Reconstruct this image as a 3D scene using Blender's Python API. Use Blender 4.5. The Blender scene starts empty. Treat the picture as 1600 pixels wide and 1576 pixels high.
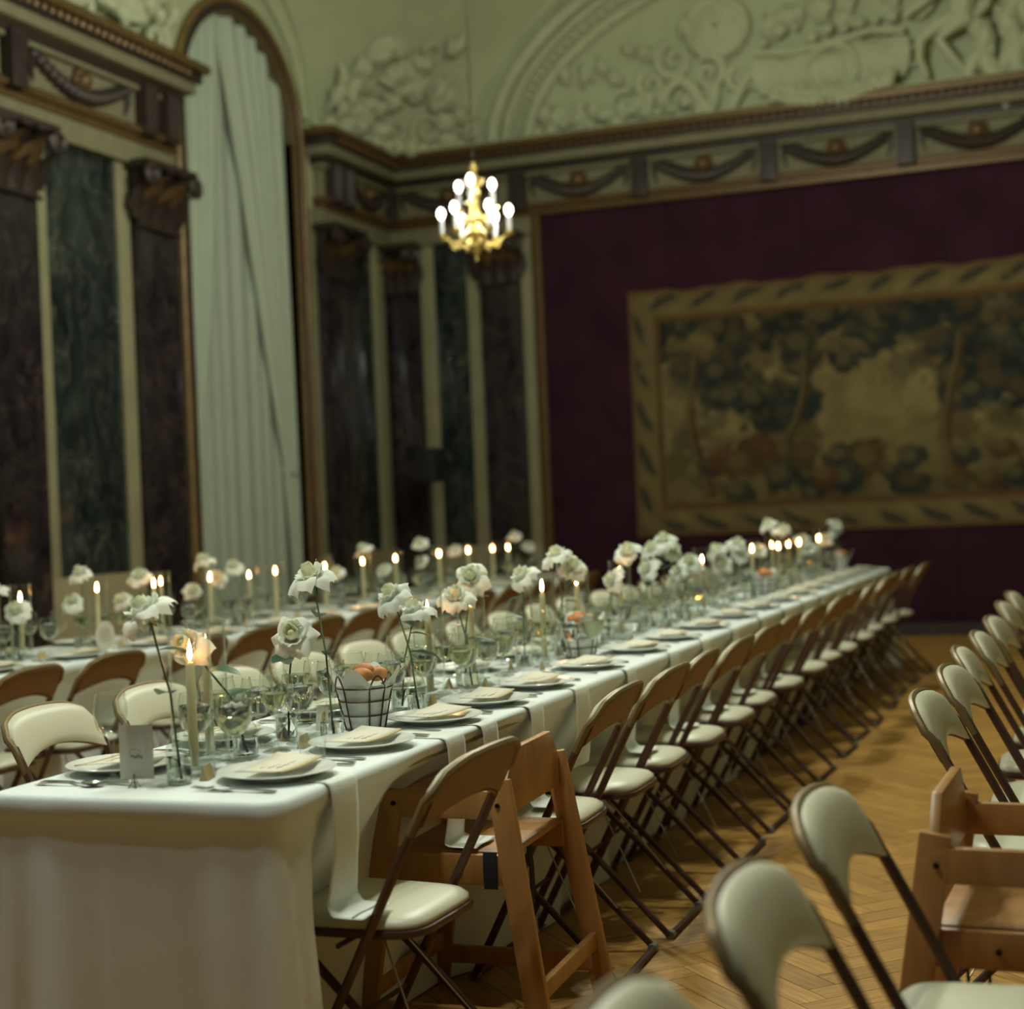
import bpy, bmesh, math, random
import numpy as np
from mathutils import Vector, Matrix, Euler
random.seed(7)
PI = math.pi
SC = bpy.context.scene
COL = SC.collection

# ------------------------------------------------------------------ camera
CAM_H = 1.32
def cam_matrix(yaw, pitch, roll):
    cy, sy = math.cos(yaw), math.sin(yaw)
    f = Vector((-sy*math.cos(pitch), cy*math.cos(pitch), math.sin(pitch)))
    r = Vector((cy, sy, 0)); u = r.cross(f)
    c, s = math.cos(roll), math.sin(roll)
    r2 = c*r+s*u; u2 = -s*r+c*u
    m = Matrix((r2, u2, -f)).transposed().to_4x4()
    m.translation = Vector((0, 0, CAM_H))
    return m
cd = bpy.data.cameras.new('camera')
cam = bpy.data.objects.new('camera', cd); COL.objects.link(cam)
cam.matrix_world = cam_matrix(math.radians(21.1), math.radians(.25), math.radians(-2.46))
cd.sensor_fit = 'HORIZONTAL'; cd.sensor_width = 56.0; cd.lens = 84.0
cd.clip_start = .05; cd.clip_end = 100
cd.dof.use_dof = True; cd.dof.focus_distance = 4.0; cd.dof.aperture_fstop = 3.2
cd.dof.aperture_blades = 0
SC.camera = cam
# ------------------------------------------------------------------ world, exposure
W = bpy.data.worlds.new('world'); SC.world = W; W.use_nodes = True
W.node_tree.nodes['Background'].inputs[0].default_value = (.60, .72, 1.0, 1)
W.node_tree.nodes['Background'].inputs[1].default_value = .006
SC.view_settings.view_transform = 'Standard'; SC.view_settings.look = 'None'
SC.view_settings.exposure = 2.3; SC.view_settings.gamma = 1.0
SC.view_settings.use_curve_mapping = False
SC.cycles.caustics_reflective = False; SC.cycles.caustics_refractive = False
SC.cycles.transparent_max_bounces = 24; SC.cycles.max_bounces = 10
SC.cycles.sample_clamp_indirect = 4.0
SC.cycles.use_denoising = True
LIGHT_COL = (.97, 1.02, .90)
LAMP_W = 52.0

# ------------------------------------------------------------------ materials
def new_mat(name):
    m = bpy.data.materials.new(name); m.use_nodes = True
    nt = m.node_tree; return m, nt, nt.nodes, nt.links, nt.nodes['Principled BSDF']
def mat(name, col, rough=.6, metal=0.0, var=.0, scale=20, bump=0, spec=None, trans=0, ior=1.45, sheen=0):
    m, nt, N, L, b = new_mat(name)
    b.inputs['Base Color'].default_value = (*col, 1); b.inputs['Roughness'].default_value = rough
    b.inputs['Metallic'].default_value = metal
    if spec is not None: b.inputs['Specular IOR Level'].default_value = spec
    if trans: b.inputs['Transmission Weight'].default_value = trans; b.inputs['IOR'].default_value = ior
    if sheen: b.inputs['Sheen Weight'].default_value = sheen
    if var or bump:
        tc = N.new('ShaderNodeTexCoord'); nz = N.new('ShaderNodeTexNoise')
        nz.inputs['Scale'].default_value = scale; nz.inputs['Detail'].default_value = 4
        L.new(tc.outputs['Object'], nz.inputs['Vector'])
        if var:
            cr = N.new('ShaderNodeValToRGB')
            cr.color_ramp.elements[0].color = (*[c*(1-var) for c in col], 1); cr.color_ramp.elements[0].position = .3
            cr.color_ramp.elements[1].color = (*[min(1, c*(1+var)) for c in col], 1); cr.color_ramp.elements[1].position = .7
            L.new(nz.outputs[0], cr.inputs[0]); L.new(cr.outputs[0], b.inputs['Base Color'])
        if bump:
            bp = N.new('ShaderNodeBump'); bp.inputs['Strength'].default_value = bump; bp.inputs['Distance'].default_value = .01
            L.new(nz.outputs[0], bp.inputs['Height']); L.new(bp.outputs[0], b.inputs['Normal'])
    return m
def emis(name, col, s):
    m, nt, N, L, b = new_mat(name); N.remove(b)
    e = N.new('ShaderNodeEmission'); e.inputs[0].default_value = (*col, 1); e.inputs[1].default_value = s
    L.new(e.outputs[0], N['Material Output'].inputs[0]); return m
def thin_glass(name, tint, base=.04, k=.75, rough=.03):
    m, nt, N, L, b = new_mat(name); N.remove(b)
    lw = N.new('ShaderNodeLayerWeight'); lw.inputs[0].default_value = .5
    pw = N.new('ShaderNodeMath'); pw.operation = 'POWER'; pw.inputs[1].default_value = 3.0
    L.new(lw.outputs['Facing'], pw.inputs[0])
    ma = N.new('ShaderNodeMath'); ma.operation = 'MULTIPLY_ADD'; ma.inputs[1].default_value = k; ma.inputs[2].default_value = base
    L.new(pw.outputs[0], ma.inputs[0])
    t = N.new('ShaderNodeBsdfTransparent'); t.inputs[0].default_value = (*tint, 1)
    g = N.new('ShaderNodeBsdfGlossy'); g.inputs['Roughness'].default_value = rough; g.inputs[0].default_value = (.95, 1, .97, 1)
    mx = N.new('ShaderNodeMixShader')
    L.new(ma.outputs[0], mx.inputs[0]); L.new(t.outputs[0], mx.inputs[1]); L.new(g.outputs[0], mx.inputs[2])
    L.new(mx.outputs[0], N['Material Output'].inputs[0]); return m
def petal_mat(name, col, tr=.35):
    m, nt, N, L, b = new_mat(name); N.remove(b)
    d = N.new('ShaderNodeBsdfDiffuse'); d.inputs[0].default_value = (*col, 1)
    t = N.new('ShaderNodeBsdfTranslucent'); t.inputs[0].default_value = (*[c*.95 for c in col], 1)
    tc = N.new('ShaderNodeTexCoord'); nz = N.new('ShaderNodeTexNoise'); nz.inputs['Scale'].default_value = 60
    L.new(tc.outputs['Object'], nz.inputs['Vector'])
    bp = N.new('ShaderNodeBump'); bp.inputs['Strength'].default_value = .15; bp.inputs['Distance'].default_value = .004
    L.new(nz.outputs[0], bp.inputs['Height']); L.new(bp.outputs[0], d.inputs['Normal'])
    mx = N.new('ShaderNodeMixShader'); mx.inputs[0].default_value = tr
    L.new(d.outputs[0], mx.inputs[1]); L.new(t.outputs[0], mx.inputs[2])
    L.new(mx.outputs[0], N['Material Output'].inputs[0]); return m
def marble(name, cols, vein, scale=1.3, rough=.22, stretch=(1, 1, .35)):
    m, nt, N, L, b = new_mat(name)
    tc = N.new('ShaderNodeTexCoord'); mp = N.new('ShaderNodeMapping'); mp.inputs['Scale'].default_value = stretch
    L.new(tc.outputs['Object'], mp.inputs[0])
    n1 = N.new('ShaderNodeTexNoise'); n1.inputs['Scale'].default_value = scale*2.2; n1.inputs['Detail'].default_value = 8; n1.inputs['Distortion'].default_value = 1.6
    L.new(mp.outputs[0], n1.inputs['Vector'])
    cr = N.new('ShaderNodeValToRGB'); e = cr.color_ramp.elements
    e[0].position = .32; e[0].color = (*cols[0], 1); e[1].position = .68; e[1].color = (*cols[1], 1)
    L.new(n1.outputs[0], cr.inputs[0])
    n2 = N.new('ShaderNodeTexNoise'); n2.inputs['Scale'].default_value = scale*1.3; n2.inputs['Detail'].default_value = 5; n2.inputs['Distortion'].default_value = 2.8
    L.new(mp.outputs[0], n2.inputs['Vector'])
    vr = N.new('ShaderNodeValToRGB'); v = vr.color_ramp.elements
    v[0].position = .485; v[0].color = (0, 0, 0, 1); v[1].position = .5; v[1].color = (1, 1, 1, 1)
    x = vr.color_ramp.elements.new(.515); x.color = (0, 0, 0, 1)
    L.new(n2.outputs[0], vr.inputs[0])
    ml = N.new('ShaderNodeMath'); ml.operation = 'MULTIPLY'; L.new(vr.outputs[0], ml.inputs[0]); L.new(n1.outputs[0], ml.inputs[1])
    mx = N.new('ShaderNodeMix'); mx.data_type = 'RGBA'
    L.new(ml.outputs[0], mx.inputs[0]); L.new(cr.outputs[0], mx.inputs[6]); mx.inputs[7].default_value = (*vein, 1)
    L.new(mx.outputs[2], b.inputs['Base Color']); b.inputs['Roughness'].default_value = rough
    return m
def wood(name, c0, c1, scale=6, axis=(1, 14, 14), rough=.38, spec=.5, rnd=0, uv=False):
    m, nt, N, L, b = new_mat(name)
    tc = N.new('ShaderNodeTexCoord'); mp = N.new('ShaderNodeMapping'); mp.inputs['Scale'].default_value = axis
    L.new(tc.outputs['UV' if uv else 'Object'], mp.inputs[0])
    n1 = N.new('ShaderNodeTexNoise'); n1.inputs['Scale'].default_value = scale; n1.inputs['Detail'].default_value = 6; n1.inputs['Distortion'].default_value = .4
    oi = N.new('ShaderNodeObjectInfo')
    ad = N.new('ShaderNodeVectorMath'); ad.operation = 'ADD'
    sc = N.new('ShaderNodeVectorMath'); sc.operation = 'SCALE'; sc.inputs[3].default_value = 37
    cb = N.new('ShaderNodeCombineXYZ'); L.new(oi.outputs['Random'], cb.inputs[0]); L.new(oi.outputs['Random'], cb.inputs[1])
    L.new(cb.outputs[0], sc.inputs[0]); L.new(sc.outputs[0], ad.inputs[0]); L.new(mp.outputs[0], ad.inputs[1])
    L.new(ad.outputs[0], n1.inputs['Vector'])
    cr = N.new('ShaderNodeValToRGB'); e = cr.color_ramp.elements
    e[0].position = .3; e[0].color = (*c0, 1); e[1].position = .7; e[1].color = (*c1, 1)
    L.new(n1.outputs[0], cr.inputs[0])
    if rnd:
        hs = N.new('ShaderNodeHueSaturation'); mr = N.new('ShaderNodeMapRange')
        mr.inputs[3].default_value = 1-rnd; mr.inputs[4].default_value = 1+rnd
        at = N.new('ShaderNodeAttribute'); at.attribute_name = 'tone'
        sm = N.new('ShaderNodeMath'); sm.operation = 'ADD'
        L.new(oi.outputs['Random'], sm.inputs[0]); L.new(at.outputs['Fac'], sm.inputs[1])
        fr = N.new('ShaderNodeMath'); fr.operation = 'FRACT'; L.new(sm.outputs[0], fr.inputs[0])
        L.new(fr.outputs[0], mr.inputs[0]); L.new(mr.outputs[0], hs.inputs['Value'])
        L.new(cr.outputs[0], hs.inputs['Color']); L.new(hs.outputs[0], b.inputs['Base Color'])
    else:
        L.new(cr.outputs[0], b.inputs['Base Color'])
    b.inputs['Roughness'].default_value = rough; b.inputs['Specular IOR Level'].default_value = spec
    return m
def vcol_mat(name, rough=.95):
    m, nt, N, L, b = new_mat(name)
    at = N.new('ShaderNodeAttribute'); at.attribute_name = 'Col'
    L.new(at.outputs['Color'], b.inputs['Base Color']); b.inputs['Roughness'].default_value = rough
    b.inputs['Specular IOR Level'].default_value = .05
    tc = N.new('ShaderNodeTexCoord'); w = N.new('ShaderNodeTexNoise'); w.inputs['Scale'].default_value = 220
    L.new(tc.outputs['Object'], w.inputs['Vector'])
    bp = N.new('ShaderNodeBump'); bp.inputs['Strength'].default_value = .3; bp.inputs['Distance'].default_value = .004
    L.new(w.outputs[0], bp.inputs['Height']); L.new(bp.outputs[0], b.inputs['Normal'])
    return m

M = {}
M['cloth'] = mat('linen_cloth', (.74, .80, .77), .85, var=.03, scale=3, bump=.05, sheen=.1)
M['napkin'] = mat('napkin_linen', (.74, .78, .70), .85, bump=.1, scale=40)
M['vinyl'] = mat('cream_vinyl', (.62, .60, .44), .42, var=.04, scale=6, bump=.05)
M['chair_back'] = mat('tan_back', (.20, .105, .05), .45, var=.12, scale=9)
M['chair_metal'] = mat('brown_metal', (.085, .045, .03), .38, metal=.35)
M['chair_rim'] = mat('bronze_rim', (.20, .14, .06), .45, metal=.3)
M['glide'] = mat('grey_glide', (.2, .2, .18), .5)
M['wire'] = mat('steel_wire', (.55, .5, .4), .35, metal=.9)
M['hc_wood'] = wood('beech_wood', (.33, .155, .045), (.48, .25, .08), scale=3, axis=(6, 6, 1), rough=.35)
M['strap'] = mat('navy_strap', (.012, .014, .022), .8)
M['screw'] = mat('dark_screw', (.02, .015, .015), .4, metal=.6)
M['plank'] = wood('oak_plank', (.32, .16, .04), (.54, .30, .075), scale=5, axis=(1.2, 16, 1), rough=.42, spec=.35, rnd=.16, uv=True)
M['under'] = mat('floor_base', (.06, .03, .015), .8)
M['green_marble'] = marble('green_marble', ((.005, .009, .011), (.034, .043, .036)), (.17, .16, .11), 1.6, .16, (1, 1, .55))
M['brown_marble'] = marble('brown_marble', ((.009, .007, .010), (.036, .027, .027)), (.12, .085, .06), 1.7, .16, (1, 1, .7))
M['ivory'] = mat('ivory_marble', (.27, .25, .14), .4, var=.1, scale=4)
M['dado'] = mat('dado_stone', (.30, .26, .15), .5, var=.12, scale=3)
M['plaster'] = mat('cream_plaster', (.40, .42, .25), .9, var=.06, scale=4, bump=.12)
M['relief'] = mat('relief_plaster', (.42, .43, .27), .9, var=.08, scale=12)
M['gilt'] = mat('dull_gilt', (.13, .075, .025), .45, metal=.35, var=.25, scale=30)
M['gold_frame'] = mat('arch_gilt', (.17, .105, .035), .4, metal=.3, var=.2, scale=10)
M['bronze'] = mat('dark_bronze', (.036, .023, .017), .5, metal=.2, var=.25, scale=20)
M['frieze'] = mat('frieze_cream', (.18, .165, .088), .8, var=.12, scale=9)
M['curtain'] = mat('curtain_cloth', (.39, .435, .32), .9, var=.03, scale=4)
M['sheer'] = mat('sheer_cloth', (.36, .40, .31), .9, var=.03, scale=4)
M['maroon'] = mat('maroon_fabric', (.036, .012, .021), .9, var=.2, scale=2.5, spec=.1)
M['tapestry'] = vcol_mat('tapestry_weave')
M['black'] = mat('black_plastic', (.008, .010, .014), .55)
M['porcelain'] = mat('porcelain', (.72, .75, .68), .18)
M['paper'] = mat('cream_paper', (.66, .63, .50), .8)
M['gold_paper'] = mat('gold_card', (.46, .37, .16), .6)
M['ink'] = mat('ink', (.12, .10, .08), .8)
M['yellow_ink'] = mat('yellow_ink', (.55, .40, .05), .7)
M['steel'] = mat('flatware_steel', (.45, .45, .40), .2, metal=1)
M['glass'] = thin_glass('clear_glass', (.97, .985, .975), .05, .8)
M['cylinder'] = thin_glass('cylinder_glass', (.98, .99, .982), .03, .7)
M['water'] = mat('water', (.95, .98, .96), .02, trans=1, ior=1.33)
M['wine'] = mat('pale_wine', (.86, .86, .50), .02, trans=1, ior=1.34)
M['lemonade'] = mat('cloudy_drink', (.82, .86, .58), .12, trans=.8, ior=1.34)
M['ice'] = mat('ice', (.95, .97, .97), .25, trans=.8, ior=1.31)
M['wax'] = mat('ivory_wax', (.62, .55, .30), .5)
M['flame'] = emis('candle_flame', (1, .42, .14), 24)
M['wick'] = mat('wick', (.02, .02, .02), .9)
M['petal'] = petal_mat('white_petal', (.84, .88, .78), .28)
M['petal_in'] = petal_mat('cream_petal', (.80, .82, .60), .28)
M['leaf'] = mat('rose_leaf', (.02, .075, .03), .4, var=.2, scale=25)
M['stem'] = mat('rose_stem', (.07, .13, .04), .5)
M['basket'] = mat('basket_wire', (.045, .018, .014), .4, metal=.3)
M['bread'] = mat('bread_crust', (.50, .20, .05), .6, var=.35, scale=25)
M['brass'] = mat('chandelier_brass', (.50, .37, .11), .38, metal=.75)
M['sleeve'] = mat('candle_sleeve', (.42, .40, .40), .6)
M['bulb'] = emis('bulb_glow', (1, .93, .82), 2.5)
M['chain'] = mat('chain_metal', (.03, .025, .015), .5, metal=.6)

# ------------------------------------------------------------------ mesh builder
class MB:
    def __init__(s): s.v = []; s.f = []; s.T = None
    def add(s, vs, fs):
        o = len(s.v)
        if s.T is not None: vs = [s.T @ Vector(p) for p in vs]
        s.v += [tuple(p) for p in vs]; s.f += [tuple(i+o for i in f) for f in fs]; return s
    def box(s, c, d, rot=None):
        hx, hy, hz = d[0]/2, d[1]/2, d[2]/2
        vs = [Vector((x*hx, y*hy, z*hz)) for x in (-1, 1) for y in (-1, 1) for z in (-1, 1)]
        if rot is not None:
            R = rot if isinstance(rot, Matrix) else Euler(rot).to_matrix()
            vs = [R @ p for p in vs]
        c = Vector(c)
        return s.add([p+c for p in vs], [(0, 1, 3, 2), (4, 6, 7, 5), (0, 4, 5, 1), (2, 3, 7, 6), (0, 2, 6, 4), (1, 5, 7, 3)])
    def bar(s, a, b, w, h, up=(0, 0, 1)):
        a = Vector(a); b = Vector(b); d = (b-a); l = d.length; d.normalize()
        u = Vector(up); x = d.cross(u)
        if x.length < 1e-5: x = d.cross(Vector((1, 0, 0)))
        x.normalize(); y = x.cross(d)
        R = Matrix((x, y, d)).transposed()
        return s.box((a+b)/2, (w, h, l), R)
    def tube(s, pts, r, n=8, closed=False, cap=True):
        P = [Vector(p) for p in pts]; m = len(P); rings = []
        rr = r if isinstance(r, (list, tuple)) else [r]*m
        prev = None; vs = []
        for i in range(m):
            if closed: t = P[(i+1) % m]-P[(i-1) % m]
            else: t = P[min(i+1, m-1)]-P[max(i-1, 0)]
            if t.length < 1e-9: t = Vector((0, 0, 1))
            t.normalize()
            if prev is None:
                x = t.cross(Vector((0, 0, 1)))
                if x.length < 1e-3: x = t.cross(Vector((1, 0, 0)))
            else:
                x = prev-t*prev.dot(t)
                if x.length < 1e-4: x = t.cross(Vector((0, 0, 1)))
            x.normalize(); prev = x; y = t.cross(x)
            for k in range(n):
                a = 2*PI*k/n; vs.append(P[i]+(x*math.cos(a)+y*math.sin(a))*rr[i])
        fs = []
        for i in range(m if closed else m-1):
            for k in range(n):
                i2 = (i+1) % m
                fs.append((i*n+k, i*n+(k+1) % n, i2*n+(k+1) % n, i2*n+k))
        if cap and not closed:
            fs.append(tuple(range(n))[::-1]); fs.append(tuple(range((m-1)*n, m*n)))
        return s.add(vs, fs)
    def lathe(s, prof, n=20, c=(0, 0, 0), cap0=False, cap1=False):
        vs = []; fs = []; m = len(prof)
        for r, z in prof:
            for k in range(n):
                a = 2*PI*k/n; vs.append((c[0]+r*math.cos(a), c[1]+r*math.sin(a), c[2]+z))
        for i in range(m-1):
            for k in range(n): fs.append((i*n+k, i*n+(k+1) % n, (i+1)*n+(k+1) % n, (i+1)*n+k))
        if cap0: fs.append(tuple(range(n))[::-1])
        if cap1: fs.append(tuple(range((m-1)*n, m*n)))
        return s.add(vs, fs)
    def ball(s, c, r, n=10, m=6):
        r = r if isinstance(r, (tuple, list)) else (r, r, r)
        vs = []; fs = []
        for i in range(m+1):
            t = PI*i/m
            for k in range(n):
                a = 2*PI*k/n
                vs.append((c[0]+r[0]*math.sin(t)*math.cos(a), c[1]+r[1]*math.sin(t)*math.sin(a), c[2]+r[2]*math.cos(t)))
        for i in range(m):
            for k in range(n): fs.append((i*n+k, (i+1)*n+k, (i+1)*n+(k+1) % n, i*n+(k+1) % n))
        return s.add(vs, fs)
    def grid(s, fn, nu, nv, closeu=False):
        vs = [fn(i/(nu if closeu else nu-1), j/(nv-1)) for j in range(nv) for i in range(nu)]
        fs = []
        for j in range(nv-1):
            for i in range(nu if closeu else nu-1):
                fs.append((j*nu+i, j*nu+(i+1) % nu, (j+1)*nu+(i+1) % nu, (j+1)*nu+i))
        return s.add(vs, fs)
    def slab(s, fn, nu, nv, th):
        """a sheet of thickness th: fn gives front points, th a vector or function"""
        o = [Vector(fn(i/(nu-1), j/(nv-1))) for j in range(nv) for i in range(nu)]
        t = Vector(th)
        b = [p+t for p in o]; k = nu*nv; fs = []
        for j in range(nv-1):
            for i in range(nu-1):
                a, bb, c, d = j*nu+i, j*nu+i+1, (j+1)*nu+i+1, (j+1)*nu+i
                fs.append((a, bb, c, d)); fs.append((k+d, k+c, k+bb, k+a))
        per = [i for i in range(nu)]+[j*nu+nu-1 for j in range(1, nv)]+[(nv-1)*nu+i for i in range(nu-2, -1, -1)]+[j*nu for j in range(nv-2, 0, -1)]
        for q in range(len(per)):
            a, bb = per[q], per[(q+1) % len(per)]
            fs.append((bb, a, k+a, k+bb))
        return s.add(o+b, fs)
    def prism(s, poly, z0, z1, mapf=lambda x, y, z: (x, y, z)):
        n = len(poly)
        vs = [mapf(x, y, z0) for x, y in poly]+[mapf(x, y, z1) for x, y in poly]
        fs = [tuple(range(n))[::-1], tuple(range(n, 2*n))]+[(i, (i+1) % n, n+(i+1) % n, n+i) for i in range(n)]
        return s.add(vs, fs)
    def mesh(s, name, smooth=True, bevel=0, sharp=38):
        me = bpy.data.meshes.new(name)
        bm = bmesh.new()
        vv = [bm.verts.new(p) for p in s.v]
        for f in s.f:
            try: bm.faces.new([vv[i] for i in f])
            except ValueError: pass
        bmesh.ops.remove_doubles(bm, verts=bm.verts, dist=1e-5)
        bmesh.ops.recalc_face_normals(bm, faces=bm.faces)
        if bevel:
            es = [e for e in bm.edges if len(e.link_faces) == 2 and e.calc_face_angle(0) > .7]
            bmesh.ops.bevel(bm, geom=es, offset=bevel, segments=2, affect='EDGES', profile=.6)
        if smooth:
            for f in bm.faces: f.smooth = True
            for e in bm.edges:
                if len(e.link_faces) == 2 and e.calc_face_angle(0) > math.radians(sharp): e.smooth = False
        bm.to_mesh(me); bm.free(); return me
    def build(s, name, m, parent=None, smooth=True, bevel=0, sharp=38):
        me = s.mesh(name, smooth, bevel, sharp)
        if m is not None: me.materials.append(M[m] if isinstance(m, str) else m)
        o = bpy.data.objects.new(name, me); COL.objects.link(o)
        reg(o, parent)
        return o
KIDS = {}
def reg(o, parent):
    if parent is not None:
        o.parent = parent; KIDS.setdefault(parent.name, []).append(o)
    return o
def tag(o, label=None, cat=None, group=None, kind=None):
    if label: o['label'] = label
    if cat: o['category'] = cat
    if group: o['group'] = group
    if kind: o['kind'] = kind
    return o
def empty(name, loc=(0, 0, 0), rz=0, parent=None):
    o = bpy.data.objects.new(name, None); COL.objects.link(o); o.location = loc; o.rotation_euler = (0, 0, rz)
    o.empty_display_size = .05
    return reg(o, parent)
def inst(name, me, parent=None, loc=(0, 0, 0), rot=(0, 0, 0), sc=1):
    o = bpy.data.objects.new(name, me); COL.objects.link(o); reg(o, parent)
    o.location = loc; o.rotation_euler = rot
    o.scale = sc if isinstance(sc, (tuple, list)) else (sc, sc, sc)
    return o
def copy_tree(o, parent=None, loc=None, rz=None, label=None, group=None):
    c = o.copy(); COL.objects.link(c); c.parent = None; reg(c, parent)
    if loc is not None: c.location = loc
    if rz is not None: c.rotation_euler = (0, 0, rz)
    if label: c['label'] = label
    if group: c['group'] = group
    for ch in list(KIDS.get(o.name, ())): copy_tree(ch, c)
    return c
def R(a): return math.radians(a)
ORD = 'first second third fourth fifth sixth seventh eighth ninth tenth eleventh twelfth thirteenth fourteenth fifteenth sixteenth seventeenth eighteenth nineteenth twentieth'.split()
ORD += ['twenty-'+q for q in ORD[:9]]+['thirtieth']+['thirty-'+q for q in ORD[:9]]
END = ' from the card-stand end'
class Proto:
    def __init__(s, fn): s.fn = fn; s.o = None
    def place(s, loc, rz=0, label=None, cat=None, group=None, sc=None):
        if s.o is None:
            o = s.fn(); s.o = o; o.location = loc; o.rotation_euler = (0, 0, rz)
        else: o = copy_tree(s.o, None, loc, rz)
        if sc is not None: o.scale = (sc, sc, sc)
        else: o.scale = (1, 1, 1)
        return tag(o, label, cat, group)

# ================================================================== THE ROOM
WX, WY = -7.0, 14.75           # wall faces: left wall x = WX, back wall y = WY
CEIL = 8.0
AC, AZ, AR = 11.85, 4.86, .93   # window arch: centre y, springing z, opening radius

def struct(o): return tag(o, kind='structure')

# ---- floor: herringbone oak planks
floor = struct(MB().box((-1.5, 7.6, -.06), (11.6, 14.9, .08)).build('floor', 'under', smooth=False))
PL, PW = .54, .09
def plank_mesh():
    b = MB(); g = .0012
    b.add([(-PL/2+g, -PW/2+g, 0), (PL/2-g, -PW/2+g, 0), (PL/2-g, PW/2-g, 0), (-PL/2+g, PW/2-g, 0),
           (-PL/2+g, -PW/2+g, -.02), (PL/2-g, -PW/2+g, -.02), (PL/2-g, PW/2-g, -.02), (-PL/2+g, PW/2-g, -.02)],
          [(0, 1, 2, 3), (0, 4, 5, 1), (1, 5, 6, 2), (2, 6, 7, 3), (3, 7, 4, 0)])
    me = b.mesh('plank', smooth=False); me.materials.append(M['plank'])
    uv = me.uv_layers.new(name='UVMap')
    for l in me.loops: p = me.vertices[l.vertex_index].co; uv.data[l.index].uv = (p.x, p.y)
    return me
planks = []
n = 6    # PL / PW
# herringbone in a frame turned 45 degrees: steps of (PW, PW) and (2*PL) lattice
c45 = math.sqrt(.5)
def to_room(u, v): return ((u-v)*c45-1.5, (u+v)*c45+7.5)
for j in range(-28, 29):
    for i in range(-160, 161):
        # horizontal plank starting at cell (i, i + 2 n j), vertical one beside it
        u0 = i*PW; v0 = (i+2*n*j)*PW
        for kind in (0, 1):
            if kind == 0: cu, cv, a = u0+PL/2, v0+PW/2, 0
            else: cu, cv, a = u0+PL+PW/2, v0+PW-PL/2, PI/2
            x, y = to_room(cu, cv)
            if -7.1 < x < 4.1 and .4 < y < 14.8: planks.append((x, y, a+PI/4))
def vis_key(p):
    x, y, a = p
    inside = (-1.75 < x < -.25) and y > 3.0
    return (0 if inside else 1, y)
planks.sort(key=vis_key)
PME = plank_mesh()
for x, y, a in planks[:300]:
    inst('plank', PME, floor, (x, y, 0), (0, 0, a))
vs, fs, uvs, tones = [], [], [], []
rr = random.Random(3)
base = [PME.vertices[k].co.copy() for k in range(8)]
for x, y, a in planks[300:]:
    o = len(vs); ca, sa = math.cos(a), math.sin(a); du, dv, tn = rr.random()*30, rr.random()*30, rr.random()
    for p in base: vs.append((x+p.x*ca-p.y*sa, y+p.x*sa+p.y*ca, p.z))
    for f in PME.polygons:
        fs.append(tuple(o+k for k in f.vertices)); tones.append(tn)
        for k in f.vertices: uvs.append((base[k].x+du, base[k].y+dv))
me = bpy.data.meshes.new('plank_field'); me.from_pydata(vs, [], fs); me.materials.append(M['plank'])
ul = me.uv_layers.new(name='UVMap'); ul.data.foreach_set('uv', [c for q in uvs for c in q])
ta = me.attributes.new('tone', 'FLOAT', 'FACE'); ta.data.foreach_set('value', tones)
pf = bpy.data.objects.new('plank_field', me); COL.objects.link(pf); reg(pf, floor); tag(pf, kind='stuff')

# ---- ceiling and side wall (out of frame, they bounce light)
ceiling = struct(MB().box((-1.5, 7.6, CEIL+.05), (11.6, 14.9, .1)).build('ceiling', 'plaster', smooth=False))
wall_right = struct(MB().box((4.1, 7.6, CEIL/2), (.2, 14.9, CEIL)).build('wall_right', 'dado', smooth=False))

# ---- left wall with an arched opening
b = MB()
b.box((WX-.2, 6.46, CEIL/2), (.4, 8.92, CEIL))
b.box((WX-.2, 13.865, CEIL/2), (.4, 2.17, CEIL))
NA = 28
for k in range(NA):
    a0, a1 = PI-PI*k/NA, PI-PI*(k+1)/NA
    y0, z0, y1, z1 = AC+AR*math.cos(a0), AZ+AR*math.sin(a0), AC+AR*math.cos(a1), AZ+AR*math.sin(a1)
    vs = [(WX, y0, z0), (WX, y1, z1), (WX, y1, CEIL), (WX, y0, CEIL), (WX-.4, y0, z0), (WX-.4, y1, z1), (WX-.4, y1, CEIL), (WX-.4, y0, CEIL)]
    b.add(vs, [(0, 1, 2, 3), (0, 4, 5, 1), (7, 6, 5, 4)])
wall_left = struct(b.build('wall_left', 'plaster', smooth=False))

# ---- back wall: plaster above, maroon fabric panels below the frieze
wall_back = struct(MB().box((-1.5, WY+.15, CEIL/2), (11.6, .3, CEIL)).build('wall_back', 'plaster', smooth=False))
fx = -5.23
for k in range(7):
    x0, x1 = fx+k*1.32, fx+(k+1)*1.32
    MB().box(((x0+x1)/2, WY-.02, 2.16), (1.316, .04, 4.3)).build('fabric_panel', 'maroon', wall_back, bevel=.006)
MB().box((-.62, WY-.045, .06), (9.2, .05, .12)).build('skirting', 'bronze', wall_back, smooth=False)

# ---- marble dressing helpers. side 'L': on the left wall (a = y), side 'B': on the back wall (a = x)
def dress(name, side, a0, a1, z0, z1, d0, d1, m, bevel=.004):
    b = MB()
    if side == 'L': b.box((WX+(d0+d1)/2, (a0+a1)/2, (z0+z1)/2), (d1-d0, a1-a0, z1-z0)); par = wall_left
    else: b.box(((a0+a1)/2, WY-(d0+d1)/2, (z0+z1)/2), (a1-a0, d1-d0, z1-z0)); par = wall_back
    return b.build(name, m, par, bevel=bevel)
def wmap(side, a, z, d):
    return (WX+d, a, z) if side == 'L' else (a, WY-d, z)

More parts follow.
